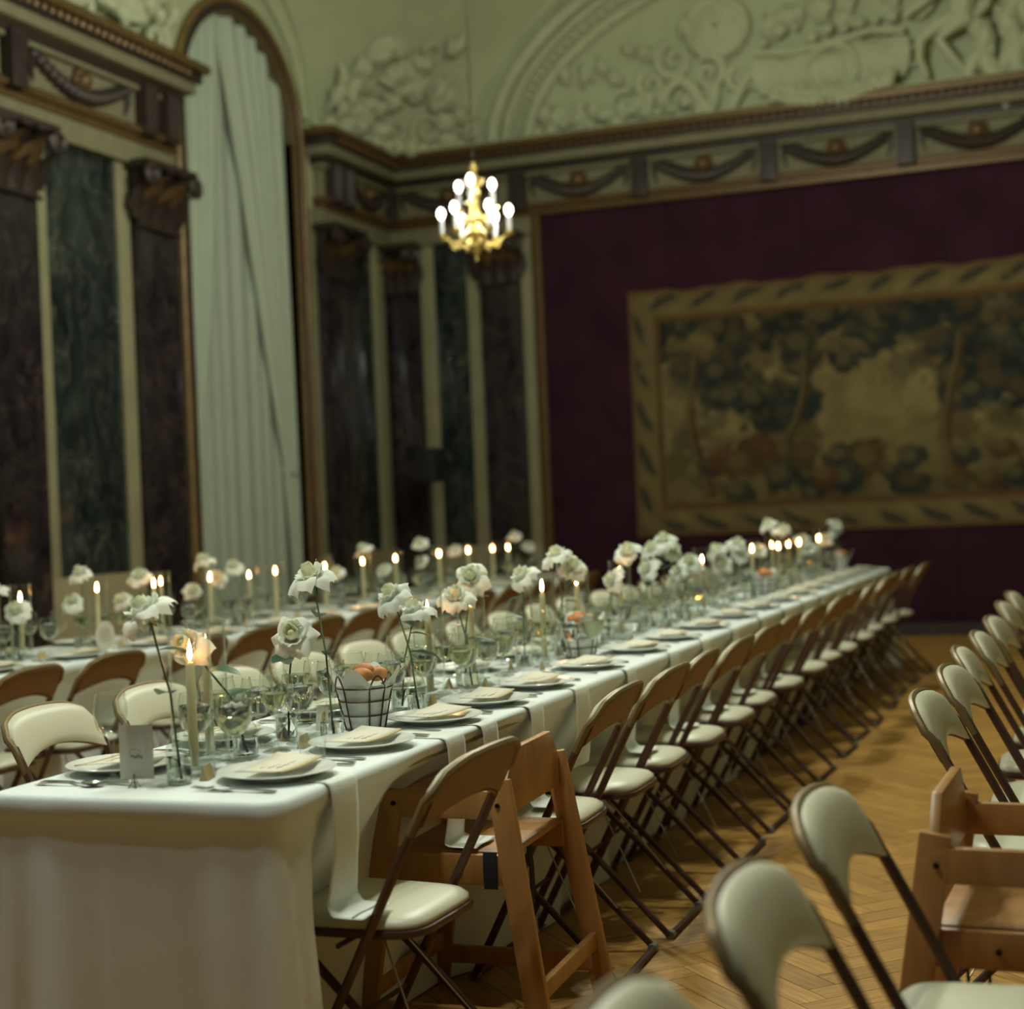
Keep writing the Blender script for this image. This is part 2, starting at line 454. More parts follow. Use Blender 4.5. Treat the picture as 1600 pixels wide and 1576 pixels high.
def leaf_blade(b, side, a, z, d, w, h, curl, lean=0.0, n=5):
    """acanthus leaf: grows up the wall face from (a, z, d) and curls outwards"""
    def fn(u, v):
        ww = w*(.55+.75*math.sin(PI*min(1, v*1.05+.12)))*(1-.5*v**4)*(1+.12*math.cos(v*18))
        aa = a+(u-.5)*ww+lean*v*h
        out = d+curl*v**2.2-abs(u-.5)*.25*w
        zz = z+h*(v-.22*max(0, v-.72)**1.0*4*v*.6)
        return Vector(wmap(side, aa, zz, out))
    return b.slab(fn, n, 7, Vector(wmap(side, 0, 0, -.015))-Vector(wmap(side, 0, 0, 0)))

def capital(side, a0, a1, z0, z1, d):
    par = wall_left if side == 'L' else wall_back
    ac, w, h = (a0+a1)/2, a1-a0, z1-z0
    b = MB()
    def bell(u, v):
        k = 1+.16*v*v
        return Vector(wmap(side, ac+(u-.5)*w*k*.92, z0+h*v, d+.005+.03*v*v))
    b.slab(bell, 5, 6, Vector(wmap(side, 0, 0, -.1-d))-Vector(wmap(side, 0, 0, 0)))
    cap = b.build('capital', 'bronze', par)
    def sub(name, bb): return bb.build(name, 'bronze', cap)
    bb = MB(); c = Vector(wmap(side, ac, z1-.03, (d+.16)/2)); e = Vector(wmap(side, w*1.34, .06, d+.16))-Vector(wmap(side, 0, 0, 0))
    bb.box(c, (abs(e.x), abs(e.y), abs(e.z))); sub('abacus', bb)
    for row, (zz, hh, cu, nn) in enumerate(((z0, h*.55, .14, 3), (z0+h*.22, h*.62, .19, 2), (z0+h*.5, h*.44, .21, 3))):
        for k in range(nn):
            aa = ac+(k-(nn-1)/2)*w/(nn)*1.05
            sub('leaf', leaf_blade(MB(), side, aa, zz, d+.025, w/nn*.95, hh, cu)).data.materials[0] = M['gilt' if row == 1 else 'bronze']
    for s in (-1, 1):
        bb = MB(); pts = []; rad = []
        for k in range(16):
            t = k/15; an = PI*.9+t*PI*3.1; rr = .085*(1-.82*t)
            pts.append(wmap(side, ac+s*(w*.60+rr*math.cos(an)), z0+h*.76+rr*math.sin(an), d+.16)); rad.append(.034*(1-.4*t))
        bb.tube(pts, rad, 6); sub('volute', bb)
        sub('leaf', leaf_blade(MB(), side, ac+s*w*.5, z0+h*.1, d+.02, w*.3, h*.6, .1, lean=s*.25))
    bb = MB(); bb.tube([wmap(side, ac-w*.54, z0-.01, d+.02), wmap(side, ac+w*.54, z0-.01, d+.02)], .018, 6); sub('astragal', bb)
    return cap

def pilaster(side, a0, a1, d=.12, m='brown_marble', zt=3.66):
    dress('pilaster', side, a0, a1, .30, zt, 0, d, m)
    dress('pilaster_base', side, a0-.03, a1+.03, 0, .30, 0, d+.05, 'dado')
    capital(side, a0, a1, zt, 4.15, d)

def bay(side, strips, panels, pil, a0, a1):
    dress('dado', side, a0, a1, 0, .98, 0, .05, 'dado')
    dress('architrave', side, a0, a1, 4.13, 4.30, 0, .11, 'frieze')
    for x0, x1 in strips: dress('marble_strip', side, x0, x1, .98, 4.13, 0, .05, 'ivory')
    for x0, x1 in panels: dress('marble_panel', side, x0, x1, .98, 4.13, 0, .03, 'green_marble')
    for x0, x1 in pil: pilaster(side, x0, x1)

# near bay of the left wall, and its neighbour out towards the camera
bay('L', [(8.93, 9.05), (9.90, 10.06)], [(9.05, 9.90)], [(8.38, 8.86), (10.08, 10.60)], 8.36, 10.64)
bay('L', [(7.32, 7.44), (8.18, 8.34)], [(7.44, 8.18)], [(6.70, 7.22)], 6.6, 8.36)
# bay between the window and the corner
bay('L', [(14.36, 14.56)], [(13.72, 14.30)], [(13.14, 13.66)], 13.08, 14.7)
dress('marble_strip', 'L', 12.92, 13.12, 0, 4.30, 0, .03, 'ivory')
# back wall, between the corner and the maroon fabric
bay('B', [(-6.60, -6.44), (-6.07, -5.92), (-5.47, -5.33)], [(-6.44, -6.07)], [(-6.98, -6.62), (-5.90, -5.48)], -7.0, -5.32)
bb = MB().box((-5.28, WY-.05, 2.2), (.10, .10, 4.2)); gm = bb.build('gilt_frame', 'gilt', wall_back, bevel=.01)
beads = MB()
for k in range(52): beads.ball((-5.28, WY-.105, .25+k*.08), (.028, .02, .034), 7, 4)
tag(beads.build('bead_moulding', 'gilt', gm), kind='stuff')

# ---- entablature: each layer stands out by its own amount and returns at the bay ends
LAY = [('cornice', 4.97, 5.04, .36, 'gilt'), ('cornice', 4.89, 4.97, .31, 'bronze'), ('corona', 4.80, 4.89, .27, 'frieze'),
       ('cove', 4.74, 4.80, .18, 'bronze'), ('fillet', 4.70, 4.74, .16, 'frieze'), ('frieze', 4.43, 4.70, .11, 'frieze'),  # cove's dark bronze puts the shadow under the corona into colour
       ('gilt_moulding', 4.36, 4.43, .15, 'gilt'), ('gilt_moulding', 4.30, 4.36, .125, 'gilt')]
def entablature(side, a0, a1, r0, r1):
    """r0, r1: +1 where the layer returns past that end, 0 where it dies into a wall"""
    for nm, z0, z1, d, m in LAY:
        e = d-.13
        dress(nm, side, a0-(e if r0 else 0), a1+(e if r1 else 0), z0, z1, 0, d, m, bevel=.012)
    eg = MB(); k = a0
    while k < a1:
        eg.ball(wmap(side, k, 4.93, .325), (.03, .03, .034), 6, 4); k += .085
    tag(eg.build('egg_moulding', 'gilt', wall_left if side == 'L' else wall_back), kind='stuff')
    dn = MB(); k = a0
    while k < a1:
        dn.ball(wmap(side, k, 4.395, .155), (.022, .022, .022), 6, 4); k += .06
    tag(dn.build('bead_moulding', 'gilt', wall_left if side == 'L' else wall_back), kind='stuff')
entablature('L', 6.2, 10.60, 0, 1)
entablature('L', 13.16, 14.75, 1, 0)
entablature('B', -7.0, 3.9, 0, 0)

def frieze_bracket(side, a):
    par = wall_left if side == 'L' else wall_back
    b = MB(); s = Vector(wmap(side, .16, .40, .20))-Vector(wmap(side, 0, 0, 0))
    b.box(wmap(side, a, 4.56, .12), tuple(abs(q) for q in (s if side == 'B' else s)))
    br = b.build('frieze_bracket', 'bronze', par, bevel=.008)
    for s in (-1, 0, 1):
        MB().tube([wmap(side, a+s*.05, 4.40, .21), wmap(side, a+s*.05, 4.72, .225)], .02, 6).build('flute', 'bronze', br)
def frieze_swag(side, a, w):
    par = wall_left if side == 'L' else wall_back
    b = MB()
    for s in (-1, 1):
        for k in range(9):
            t = k/8; aa = a+s*w*.48*(1-t); zz = 4.66-.17*math.sin(PI/2*t)
            b.ball(wmap(side, aa, zz, .14), (.044+.022*t,)*3, 7, 5); b.ball(wmap(side, aa+.03, zz+.055, .12), (.032,)*3, 6, 4)
        b.tube([wmap(side, a+s*w*.48, 4.68, .13), wmap(side, a+s*w*.5, 4.58, .14), wmap(side, a+s*w*.47, 4.47, .13)], [.03, .022, .006], 6)
    sw = b.build('swag', 'bronze', par)
    r = MB(); r.ball(wmap(side, a, 4.60, .15), (.07, .07, .07), 10, 6)
    for k in range(8):
        an = k*PI/4; r.ball(wmap(side, a+.075*math.cos(an), 4.60+.075*math.sin(an), .14), .032, 6, 4)
    r.build('rosette', 'gilt', sw)
for k in range(7): frieze_bracket('B', -5.42+1.28*k)
for k in range(6): frieze_swag('B', -4.78+1.28*k, 1.0)
frieze_swag('B', -6.2, 1.05); frieze_bracket('B', -6.86)
for a in (10.48, 10.18, 8.62, 6.95): frieze_bracket('L', a)
frieze_swag('L', 9.40, 1.15); frieze_swag('L', 7.8, 1.2)
for a in (13.3, 13.55): frieze_bracket('L', a)
frieze_swag('L', 14.1, .8)

# ---- window: gilt arch, reveal, dark pane behind the curtains
def arch_path(r, x, n=28, z0=0):
    p = [(x, AC-r, z0), (x, AC-r, AZ*.5), (x, AC-r, AZ)]
    p += [(x, AC-r*math.cos(PI*k/n), AZ+r*math.sin(PI*k/n)) for k in range(1, n)]
    p += [(x, AC+r, AZ), (x, AC+r, AZ*.5), (x, AC+r, z0)]
    return p
def sweep_band(r0, r1, x0, x1):
    """flat moulding along the arch, radii r0..r1, standing from x0 to x1"""
    A, B = arch_path(r0, x0), arch_path(r1, x0); C, D = arch_path(r0, x1), arch_path(r1, x1)
    n = len(A); b = MB(); fs = []
    for i in range(n-1):
        for p, q in ((2, 3), (3, 1), (1, 0), (0, 2)): fs.append((p*n+i, p*n+i+1, q*n+i+1, q*n+i))
    return b.add(A+B+C+D, fs)
win = struct(sweep_band(AR, AR+.02, WX-.4, WX+.012).build('window_1', 'gold_frame'))
sweep_band(AR+.015, AR+.10, WX, WX+.05).build('gilt_arch', 'bronze', win)
MB().tube(arch_path(AR+.12, WX+.035), .038, 10).build('gilt_arch', 'gold_frame', win)
MB().tube(arch_path(AR+.02, WX+.03), .02, 8).build('gilt_arch', 'gold_frame', win)
b = MB(); pts = arch_path(AR, WX-.38); b.add(pts, [tuple(range(len(pts)))]); b.build('window_pane', 'black', win, smooth=False)

# ---- curtains
def lerp_tab(tab, z):
    if z >= tab[0][0]: return tab[0][1]
    for (z0, y0), (z1, y1) in zip(tab, tab[1:]):
        if z >= z1:
            t = (z0-z)/(z0-z1); t = t*t*(3-2*t); return y0+(y1-y0)*t
    return tab[-1][1]
def lin_tab(tab, z):
    return float(np.interp(-z, [-q[0] for q in tab], [q[1] for q in tab]))
def arch_lim(z):
    if z <= AZ: return AR
    return math.sqrt(max(1e-4, AR*AR-(z-AZ)**2))
def curtain(name, yin, yout, x, folds, amp, m, ztop, back=None):
    b = MB(); nu, nv = folds*14+1, 110
    def fn(u, v):
        z = ztop*(1-v**1.8)+.02
        lim = arch_lim(z)+.03
        a, c = yin(z), yout(z)
        y = a+(c-a)*u
        y = max(AC-lim, min(AC+lim, y))
        wid = abs(c-a); am = amp*wid/folds
        dist = max(0, arch_lim(z)-abs(y-AC))
        ph = folds*2*PI*u+.9*math.sin(folds*1.7*u+1)
        q = max(0, 1-abs(u-back)/.10) if back is not None else 0
        q = q*q*(3-2*q)
        xx = x+am*(math.sin(ph)+.35*math.sin(2*ph+.8))*(1-.6*q)-.035*q
        return (min(xx, WX-.005), y, z)
    b.grid(fn, nu, nv); return b.build(name, m, None, sharp=180)
TL = [(5.78, 11.72), (4.9, 11.66), (4.2, 11.58), (3.18, 11.44), (1.94, 11.15), (1.75, 11.14), (1.0, 11.27), (0, 11.33)]
TR = [(5.78, 11.60), (5.2, 11.74), (4.39, 11.95), (3.27, 12.20), (2.5, 12.38), (1.95, 12.52), (1.8, 12.545), (1.65, 12.55), (1.0, 12.62), (0, 12.66)]
TLo = [(5.78, 10.9), (1.94, 10.9), (0, 10.9)]
sh = curtain('window_curtain', lambda z: AC-AR, lambda z: AC+AR, WX-.15, 9, .13, 'sheer', 5.78)
tag(sh, 'pale sheer inner curtain filling the arched window between two tied-back drapes', 'curtain')
dl = curtain('window_curtain', lambda z: 10.9, lambda z: lin_tab(TL, z), WX-.06, 5, .16, 'curtain', 5.78, 1)
tag(dl, 'narrow cream drape tied back at the window jamb beside the green marble panel', 'curtain')
dr = curtain('window_curtain', lambda z: lin_tab(TR, z), lambda z: 12.79, WX-.06, 6, .16, 'curtain', 5.78, 0)
tag(dr, 'wide cream drape sweeping from the arch top to a tieback on the corner-side jamb', 'curtain')
for y0, y1, z, o in ((10.93, 11.13, 1.85, dl), (12.56, 12.78, 1.77, dr)):
    MB().tube([(WX-.2, y0, z+.05), (WX-.06, y0+.04, z+.02), (WX-.03, (y0+y1)/2, z-.01), (WX-.06, y1-.04, z+.01), (WX-.2, y1, z+.03)], .022, 8).build('tieback', 'curtain', o)

# ---- back-wall lunette: two archivolts and the curved corner pendentive
LC, LZ = -1.5, 5.04
def lun(a, bb, y, n=48):
    return [(LC-a*math.cos(PI*k/n), y, LZ+bb*math.sin(PI*k/n)) for k in range(n+1)]
MB().tube(lun(4.22, 2.10, WY-.06), .075, 10).build('lunette_arch', 'relief', wall_back)
MB().tube(lun(4.08, 1.97, WY-.04), .04, 8).build('lunette_arch', 'relief', wall_back)
MB().tube(lun(3.83, 1.72, WY-.04), .06, 10).build('lunette_arch', 'relief', wall_back)
lf = MB()
for k in range(1, 80):
    an = PI*k/80; p = (LC-3.95*math.cos(an), WY-.05, LZ+1.85*math.sin(an)); lf.ball(p, (.05, .03, .035), 6, 4)
tag(lf.build('leaf_moulding', 'relief', wall_back), kind='stuff')
def pend_L(t):
    an = R(4)+t*R(84); return Vector((WX+.02, AC+1.17*math.cos(an), LZ+.02+(1.17*math.sin(an))*1.0))
def pend_B(t):
    an = t*R(52); return Vector((LC-4.30*math.cos(an), WY-.02, LZ+2.18*math.sin(an)))
def pend(u, t):
    A, B = pend_L(t), pend_B(t)
    cor = Vector((WX+.02, WY-.02, LZ+.02+t*.9)); mid = (A+B)/2+Vector((.25, -.25, .35))*t
    k = t**.75; C = cor*(1-k)+mid*k
    return A*(1-u)**2+C*2*u*(1-u)+B*u*u
MB().grid(pend, 20, 20).build('pendentive', 'plaster', wall_left, sharp=180)
for u in (.0, .06, .94):
    MB().tube([pend(u, t/20)+Vector((.012, -.012, 0)) for t in range(21)], .03, 8).build('vault_rib', 'plaster', wall_left)
# ledge on top of the cornice
dress('cornice_ledge', 'B', -7.0, 3.9, 5.04, 5.07, 0, .30, 'plaster'); dress('cornice_ledge', 'L', 13.05, 14.75, 5.04, 5.07, 0, .30, 'plaster')
dress('cornice_ledge', 'L', 6.2, 10.7, 5.04, 5.07, 0, .30, 'plaster')

# ---- plaster reliefs
class Frame:
    def __init__(s, o, r, u, n): s.o, s.r, s.u, s.n = Vector(o), Vector(r).normalized(), Vector(u).normalized(), Vector(n).normalized()
    def p(s, x, y, d=0): return s.o+s.r*x+s.u*y+s.n*d
def r_leaf(F, x, y, ang, ln, w, curl=.06):
    b = MB(); ca, sa = math.cos(ang), math.sin(ang)
    def fn(u, v):
        ww = w*math.sin(PI*(.12+.84*v))*(1+.18*math.cos(v*20)); q = (u-.5)*ww
        return F.p(x+ca*v*ln-sa*q, y+sa*v*ln+ca*q, .02+curl*math.sin(PI*v*.9)-abs(u-.5)*.5*curl)
    return b.slab(fn, 5, 8, -F.n*.03)
def r_scroll(F, x, y, r, turns, ph, s=1, th=.035):
    pts, rad = [], []
    for k in range(26):
        t = k/25; an = ph+s*t*turns*2*PI; q = r*(1-.85*t)
        pts.append(F.p(x+q*math.cos(an), y+q*math.sin(an), .05)); rad.append(th*(1-.45*t))
    return MB().tube(pts, rad, 7)
def r_ball(F, x, y, r, d=.03):
    b = MB(); p = F.p(x, y, d); return b.ball(p, r if isinstance(r, tuple) else (r, r, r), 9, 6)
def r_shell(F, x, y, r, a0, a1, n=9):
    b = MB()
    for k in range(n):
        an = a0+(a1-a0)*k/(n-1)
        b.tube([F.p(x, y, .04), F.p(x+r*.6*math.cos(an), y+r*.6*math.sin(an), .09), F.p(x+r*math.cos(an), y+r*math.sin(an), .04)], [.02, .055, .05], 6)
    return b
rs = random.Random(11)
def relief_thing(label, o, par=None): return tag(empty('plaster_relief', o, 0, par or wall_back), label)
def put(root, name, b):
    inv = Vector(root.location)
    b.v = [(p[0]-inv.x, p[1]-inv.y, p[2]-inv.z) for p in b.v]
    return b.build(name, 'relief', root)
def thicket(root, F, spots, lscale=1.0):
    for x, y, a in spots:
        put(root, 'leaf', r_leaf(F, x, y, a, lscale*rs.uniform(.24, .38), lscale*rs.uniform(.13, .19), .12))

# corner trophy on the pendentive
tr = relief_thing('bunched plaster trophy of scrolls, shell and leaves in the room corner above the cornice', tuple(pend(.5, 0)), wall_left)
def pframe(u, t):
    p = pend(u, t); du = (pend(min(1, u+.02), t)-p); dt = (pend(u, min(1, t+.02))-p)
    nn = du.cross(dt).normalized()
    if nn.dot(Vector((0, 0, CAM_H))-p) < 0: nn = -nn
    return Frame(p, du, dt-du*(dt.dot(du)/du.dot(du)), nn)
for (u, t, kind, sz, a) in [(.5, .10, 'scroll', .22, 0), (.35, .16, 'scroll', .18, 2), (.68, .14, 'scroll', .17, 4), (.52, .36, 'shell', .30, 0),
                            (.30, .30, 'shell', .22, .5), (.72, .32, 'scroll', .16, 1), (.42, .50, 'shell', .22, .2), (.60, .52, 'scroll', .15, 3), (.2, .1, 'scroll', .13, 3), (.85, .1, 'scroll', .13, 1)]:
    F = pframe(u, t)
    if kind == 'scroll': put(tr, 'scroll', r_scroll(F, 0, 0, sz, 1.6, a, 1 if a % 2 else -1))
    else: put(tr, 'shell', r_shell(F, 0, -.05, sz, R(20)+a, R(160)+a))
for k in range(34):
    t = rs.uniform(.02, .5); u = rs.uniform(.08+.3*t, .92-.3*t); F = pframe(u, t)
    put(tr, 'leaf', r_leaf(F, 0, 0, rs.uniform(.2, 2.9), rs.uniform(.24, .40), rs.uniform(.13, .20), .17))
for k in range(12):
    F = pframe(.12+.76*k/11, .03); put(tr, 'fruit', r_ball(F, 0, 0, rs.uniform(.06, .1), .05))

# lunette: cartouche, garland, round shield, seated figure, foliage
FB = Frame((0, WY-.02, LZ), (1, 0, 0), (0, 0, 1), (0, -1, 0))
ct = relief_thing('wide plaster cartouche panel with a raised round medallion, centred above the swag frieze', (-2.25, WY-.02, LZ))
b = MB()
def cart(u, v):
    x = -2.92+1.36*u; w = .5+.10*math.cos(2*PI*(u-.5)); y0 = .06+.10*abs(u-.5)*2; y1 = .52+.04*math.cos(6*PI*u)
    return FB.p(x+(.06*math.sin(PI*v))*(1 if u > .5 else -1), y0+(y1-y0)*v, .10+.05*math.sin(PI*v)+.03*math.sin(PI*u))
put(ct, 'cartouche', b.slab(cart, 21, 9, Vector((0, .1, 0))))
cx, cz = -2.22, .30
b = MB(); b.tube([FB.p(cx+.24*math.cos(2*PI*k/28), cz+.22*math.sin(2*PI*k/28), .17) for k in range(28)], .035, 8, closed=True); put(ct, 'medallion_ring', b)
put(ct, 'medallion', r_ball(FB, cx, cz, (.19, .07, .17), .14))
b = MB(); b.tube([FB.p(-2.95, .56, .15), FB.p(-2.6, .50, .17), FB.p(-2.2, .54, .17), FB.p(-1.85, .60, .17), FB.p(-1.55, .56, .15)], .035, 7); put(ct, 'cartouche_rim', b)
for s, x in ((-1, -2.97), (1, -1.5)): put(ct, 'scroll', r_scroll(FB, x, .36, .14, 1.5, PI/2, s))
gl = relief_thing('plaster garland of round fruits hanging under the cartouche over the cornice edge', (-2.2, WY-.02, LZ))
for k in range(15):
    t = k/14; x = -2.75+1.05*t; y = .07-.10*math.sin(PI*t)
    put(gl, 'fruit', r_ball(FB, x, y, rs.uniform(.05, .075), .30))
    put(gl, 'fruit', r_ball(FB, x+.03, y+.07, rs.uniform(.045, .065), .29))
sd = relief_thing('round plaster shield and curling drapery left of the cartouche in the lunette', (-3.3, WY-.02, LZ))
b = MB(); b.lathe([(.02, .12), (.18, .10), (.27, .06), (.31, .07), (.34, .0)], 24)
b.v = [tuple(FB.p(-3.32+p[0], .88+p[1]*.95, p[2]+.03)) for p in b.v]; put(sd, 'shield', b)
for q in ((-3.75, .62, .2, 1), (-3.42, .45, .18, -1), (-4.0, .42, .15, 1), (-3.1, .35, .14, 1)): put(sd, 'scroll', r_scroll(FB, q[0], q[1], q[2], 1.4, 2.0, q[3], .05))
for k in range(4):
    pts = [FB.p(-3.9+.12*k+.1*j, .2+.22*math.sin(j*.8+k), .10) for j in range(8)]
    put(sd, 'drapery_fold', MB().tube(pts, [.03, .05, .06, .06, .055, .05, .04, .02], 7))
fo = relief_thing('plaster sprays of leaves and blossoms rising along the lunette arch foot', (-4.6, WY-.02, LZ))
thicket(fo, FB, [(-5.15+.12*k+rs.uniform(-.04, .04), .06+rs.uniform(0, .1), rs.uniform(.9, 2.3)) for k in range(16)], .8)
thicket(fo, FB, [(-4.9+.15*k, .25+rs.uniform(0, .3)+.04*k, rs.uniform(.5, 2.6)) for k in range(10)], .7)
for k in range(14): put(fo, 'blossom', r_ball(FB, -5.2+.14*k, .08+rs.uniform(-.02, .12), rs.uniform(.04, .075), .08))
for q in ((-4.3, .25, .16), (-4.75, .2, .13)): put(fo, 'scroll', r_scroll(FB, q[0], q[1], q[2], 1.5, 1, 1, .04))
fg = relief_thing('plaster relief of a reclining draped figure beside the cartouche under the lunette crown', (-1.0, WY-.02, LZ))
def limb(pts, rad): put(fg, 'limb', MB().tube([FB.p(*p) for p in pts], rad, 9))
limb([(-1.36, .10, .16), (-1.42, .26, .2), (-1.40, .42, .24), (-1.26, .52, .24), (-1.08, .60, .2)], [.03, .045, .05, .07, .08])
limb([(-1.02, .10, .16), (-1.12, .22, .2), (-1.24, .40, .24), (-1.12, .50, .24), (-.98, .58, .2)], [.03, .045, .05, .07, .08])
limb([(-1.05, .56, .16), (-1.02, .74, .2), (-1.06, .92, .2), (-1.06, 1.02, .18), (-1.05, 1.08, .18)], [.10, .12, .13, .06, .05])
limb([(-1.08, .95, .2), (-1.24, .84, .24), (-1.40, .74, .24), (-1.55, .66, .22)], [.05, .045, .04, .03])
limb([(-1.0, .95, .2), (-.86, .82, .22), (-.8, .66, .24), (-.9, .56, .26)], [.05, .045, .04, .03])
put(fg, 'head', r_ball(FB, -1.05, 1.17, (.075, .08, .10), .2))
for k in range(7):
    pts = [FB.p(-.92+.085*k+.09*math.sin(j*.9+k*1.7), .62+.32*math.sin(k*2.1)-.11*j+.02*k, .08+.03*((j+k) % 3)) for j in range(7)]
    put(fg, 'drapery_fold', MB().tube(pts, [.03, .07, .09, .085, .09, .06, .03], 8))
thicket(fg, FB, [(-1.5+.22*k, .9+rs.uniform(0, .3), rs.uniform(.3, 2.8)) for k in range(9)], .9)
cw = relief_thing('plaster leaf cresting over the cartouche with clustered blossoms', (-2.2, WY-.02, LZ))
thicket(cw, FB, [(-2.9+.13*k, .62+rs.uniform(0, .2), rs.uniform(.4, 2.7)) for k in range(12)], .9)
for k in range(9): put(cw, 'blossom', r_ball(FB, -2.85+.15*k, .62+rs.uniform(0, .14), rs.uniform(.04, .07), .12))
# relief over the near bay of the left wall
FL = Frame((WX+.05, 0, LZ), (0, 1, 0), (0, 0, 1), (1, 0, 0))
lr = relief_thing('plaster leaves and shell piled on the cornice over the green marble panel by the window', (WX+.05, 9.8, LZ), wall_left)
thicket(lr, FL, [(9.1+.11*k, .04+rs.uniform(0, .3), rs.uniform(.6, 2.6)) for k in range(15)], .9)
put(lr, 'shell', r_shell(FL, 10.0, .2, .32, R(15), R(165))); put(lr, 'scroll', r_scroll(FL, 10.45, .16, .16, 1.5, 1, -1, .045)); put(lr, 'scroll', r_scroll(FL, 9.5, .2, .16, 1.5, 2, 1, .045))

# ---- tapestry: woven verdure landscape with a leaf border, painted into the weave
TX0, TX1, TZ0, TZ1 = -4.34, 1.2, 1.01, 3.43
def tapestry():
    nx, nz = 520, 228
    X, Z = np.meshgrid(np.linspace(0, TX1-TX0, nx), np.linspace(0, TZ1-TZ0, nz))
    g = np.random.RandomState(5); Wd, Ht = TX1-TX0, TZ1-TZ0
    def noise(s, seed):
        q = np.random.RandomState(seed); o = np.zeros_like(X)
        for k in range(5):
            f = s*2**k; gx, gz = int(Wd*f)+3, int(Ht*f)+3; G = q.rand(gz, gx)
            xi, zi = X*f, Z*f; x0, z0 = xi.astype(int), zi.astype(int); tx, tz = xi-x0, zi-z0
            tx, tz = tx*tx*(3-2*tx), tz*tz*(3-2*tz)
            o += (G[z0, x0]*(1-tx)*(1-tz)+G[z0, x0+1]*tx*(1-tz)+G[z0+1, x0]*(1-tx)*tz+G[z0+1, x0+1]*tx*tz)/2**k
        return o/1.94
    n1, n2, n3 = noise(1.6, 1), noise(5, 2), noise(11, 3)
    pale, olive, dark, brown, rust = [np.array(c)*.62 for c in ((.34, .27, .115), (.17, .135, .055), (.020, .026, .026), (.135, .085, .035), (.17, .075, .035))]
    C = pale+(olive-pale)*np.clip((n2-.35)*1.6, 0, 1)[..., None]
    def mix(mask, col):
        nonlocal C
        m = np.clip(mask, 0, 1)[..., None]; C = C*(1-m)+np.array(col)*m
    # far meadow
    mix(np.clip((1.12-Z)*1.2, 0, .8)*(.5+n3*.7), olive)
    # foliage masses: many rounded clumps, dark below and light on top
    for k in range(150):
        cx, cz = .3+g.rand()*(Wd-.6), .35+g.rand()**.7*1.75
        if 1.9 < cx < 2.9 and .95 < cz < 1.45: continue
        r = .10+.16*g.rand(); d = np.sqrt(((X-cx)/r)**2+((Z-cz)/(r*.7))**2)+(n3-.5)*1.3
        mix(np.clip((1-d)*3, 0, 1)*.55, [olive*.7, olive*.5+dark, brown*.8, pale*.8][g.randint(4)])
    def clump(cx, cz, r, tone):
        d = np.sqrt(((X-cx)/r)**2+((Z-cz)/(r*.8))**2)+(n3-.5)*1.15+(n2-.5)*.6
        mix(np.clip((1-d)*3.2, 0, 1)*.86, tone)
        d2 = np.sqrt(((X-cx+r*.2)/(r*.62))**2+((Z-cz-r*.22)/(r*.5))**2)+(n3-.5)*.9
        hi = olive*.9+pale*.25 if g.rand() > .35 else brown*1.35
        mix(np.clip((1-d2)*2, 0, 1)*.5, hi)
    trees = [(.62, 1.95, .50), (1.02, 1.45, .3), (1.95, 1.9, .62), (1.5, 1.25, .28), (3.0, 1.95, .62), (3.75, 1.75, .6), (4.3, 1.9, .6), (4.9, 1.7, .6), (2.6, 2.05, .3), (3.4, 1.25, .4), (4.6, 1.2, .4)]
    for tx, tz, tr_ in trees:
        for k in range(16):
            a, q = g.rand()*6.28, g.rand()**.5*tr_
            clump(tx+q*math.cos(a), tz+.65*q*math.sin(a), .13+.13*g.rand(), dark*(1+.9*g.rand())+olive*.16*g.rand())
    # trunks
    for bx, tx, z1, w in ((.70, .62, 1.75, .05), (1.42, 1.72, 1.7, .045), (3.05, 3.1, 1.8, .05), (4.15, 3.95, 1.7, .07), (4.75, 4.9, 1.7, .06)):
        t = np.clip((Z-.35)/(z1-.35), 0, 1); cx = bx+(tx-bx)*t+.07*np.sin(t*5+bx*3)
        m = (1-np.abs(X-cx)/(w*(1.5-.7*t)))*4*((Z > .35) & (Z < z1)); mix(np.clip(m+(n3-.5), 0, 1)*.7, brown*.75)
        m2 = (1-np.abs(X-cx+w*.5)/(w*.5))*4*((Z > .4) & (Z < z1)); mix(np.clip(m2, 0, 1)*.6, olive*1.3)
    # undergrowth
    for k in range(46):
        cx, cz = .35+g.rand()*(Wd-.7), .30+.5*g.rand()**1.5
        clump(cx, cz, .10+.13*g.rand(), [dark*1.6, brown*.8, olive*.6, rust*.8][g.randint(4)])
    # border
    e = np.minimum(np.minimum(X, Wd-X), np.minimum(Z, Ht-Z)); bw = .30
    horiz = (np.minimum(Z, Ht-Z) < np.minimum(X, Wd-X)); s = np.where(horiz, X, Z); q = e/bw
    inb = (e < bw).astype(float)
    mix(inb, olive*1.25+rust*.12)
    wave = np.sin(s*2*PI/.42+q*7); lf = np.clip((wave+.45-np.abs(q-.34)*3.6+(n3-.5)*1.6)*1.5, 0, 1)*inb; mix(lf*.75, dark*1.7)
    lf2 = np.clip((np.sin(s*2*PI/.36+q*5+2.4)-.2-np.abs(q-.58)*2.4+(n3-.5)*1.5)*1.8, 0, 1)*inb; mix(lf2*.5, pale*.9)
    mix((e < .045)*.9, brown*1.15+rust*.25)
    mix(((e > bw-.045) & (e < bw-.01))*.8, rust); mix(((e > bw-.01) & (e < bw+.012))*.8, brown)
    C = C*(.86+.28*n3)[..., None]
    me = bpy.data.meshes.new('tapestry_cloth')
    sag = .012*np.sin(X*7.3)+.008*np.sin(X*17+1)
    topw = np.clip(Z/Ht, 0, 1)**6
    y = WY-.062+.006*np.sin(X*5)*(1-Z/Ht)
    P = np.stack([X+TX0, y, Z+TZ0+sag*topw], -1).reshape(-1, 3)
    idx = np.arange(nx*nz).reshape(nz, nx)
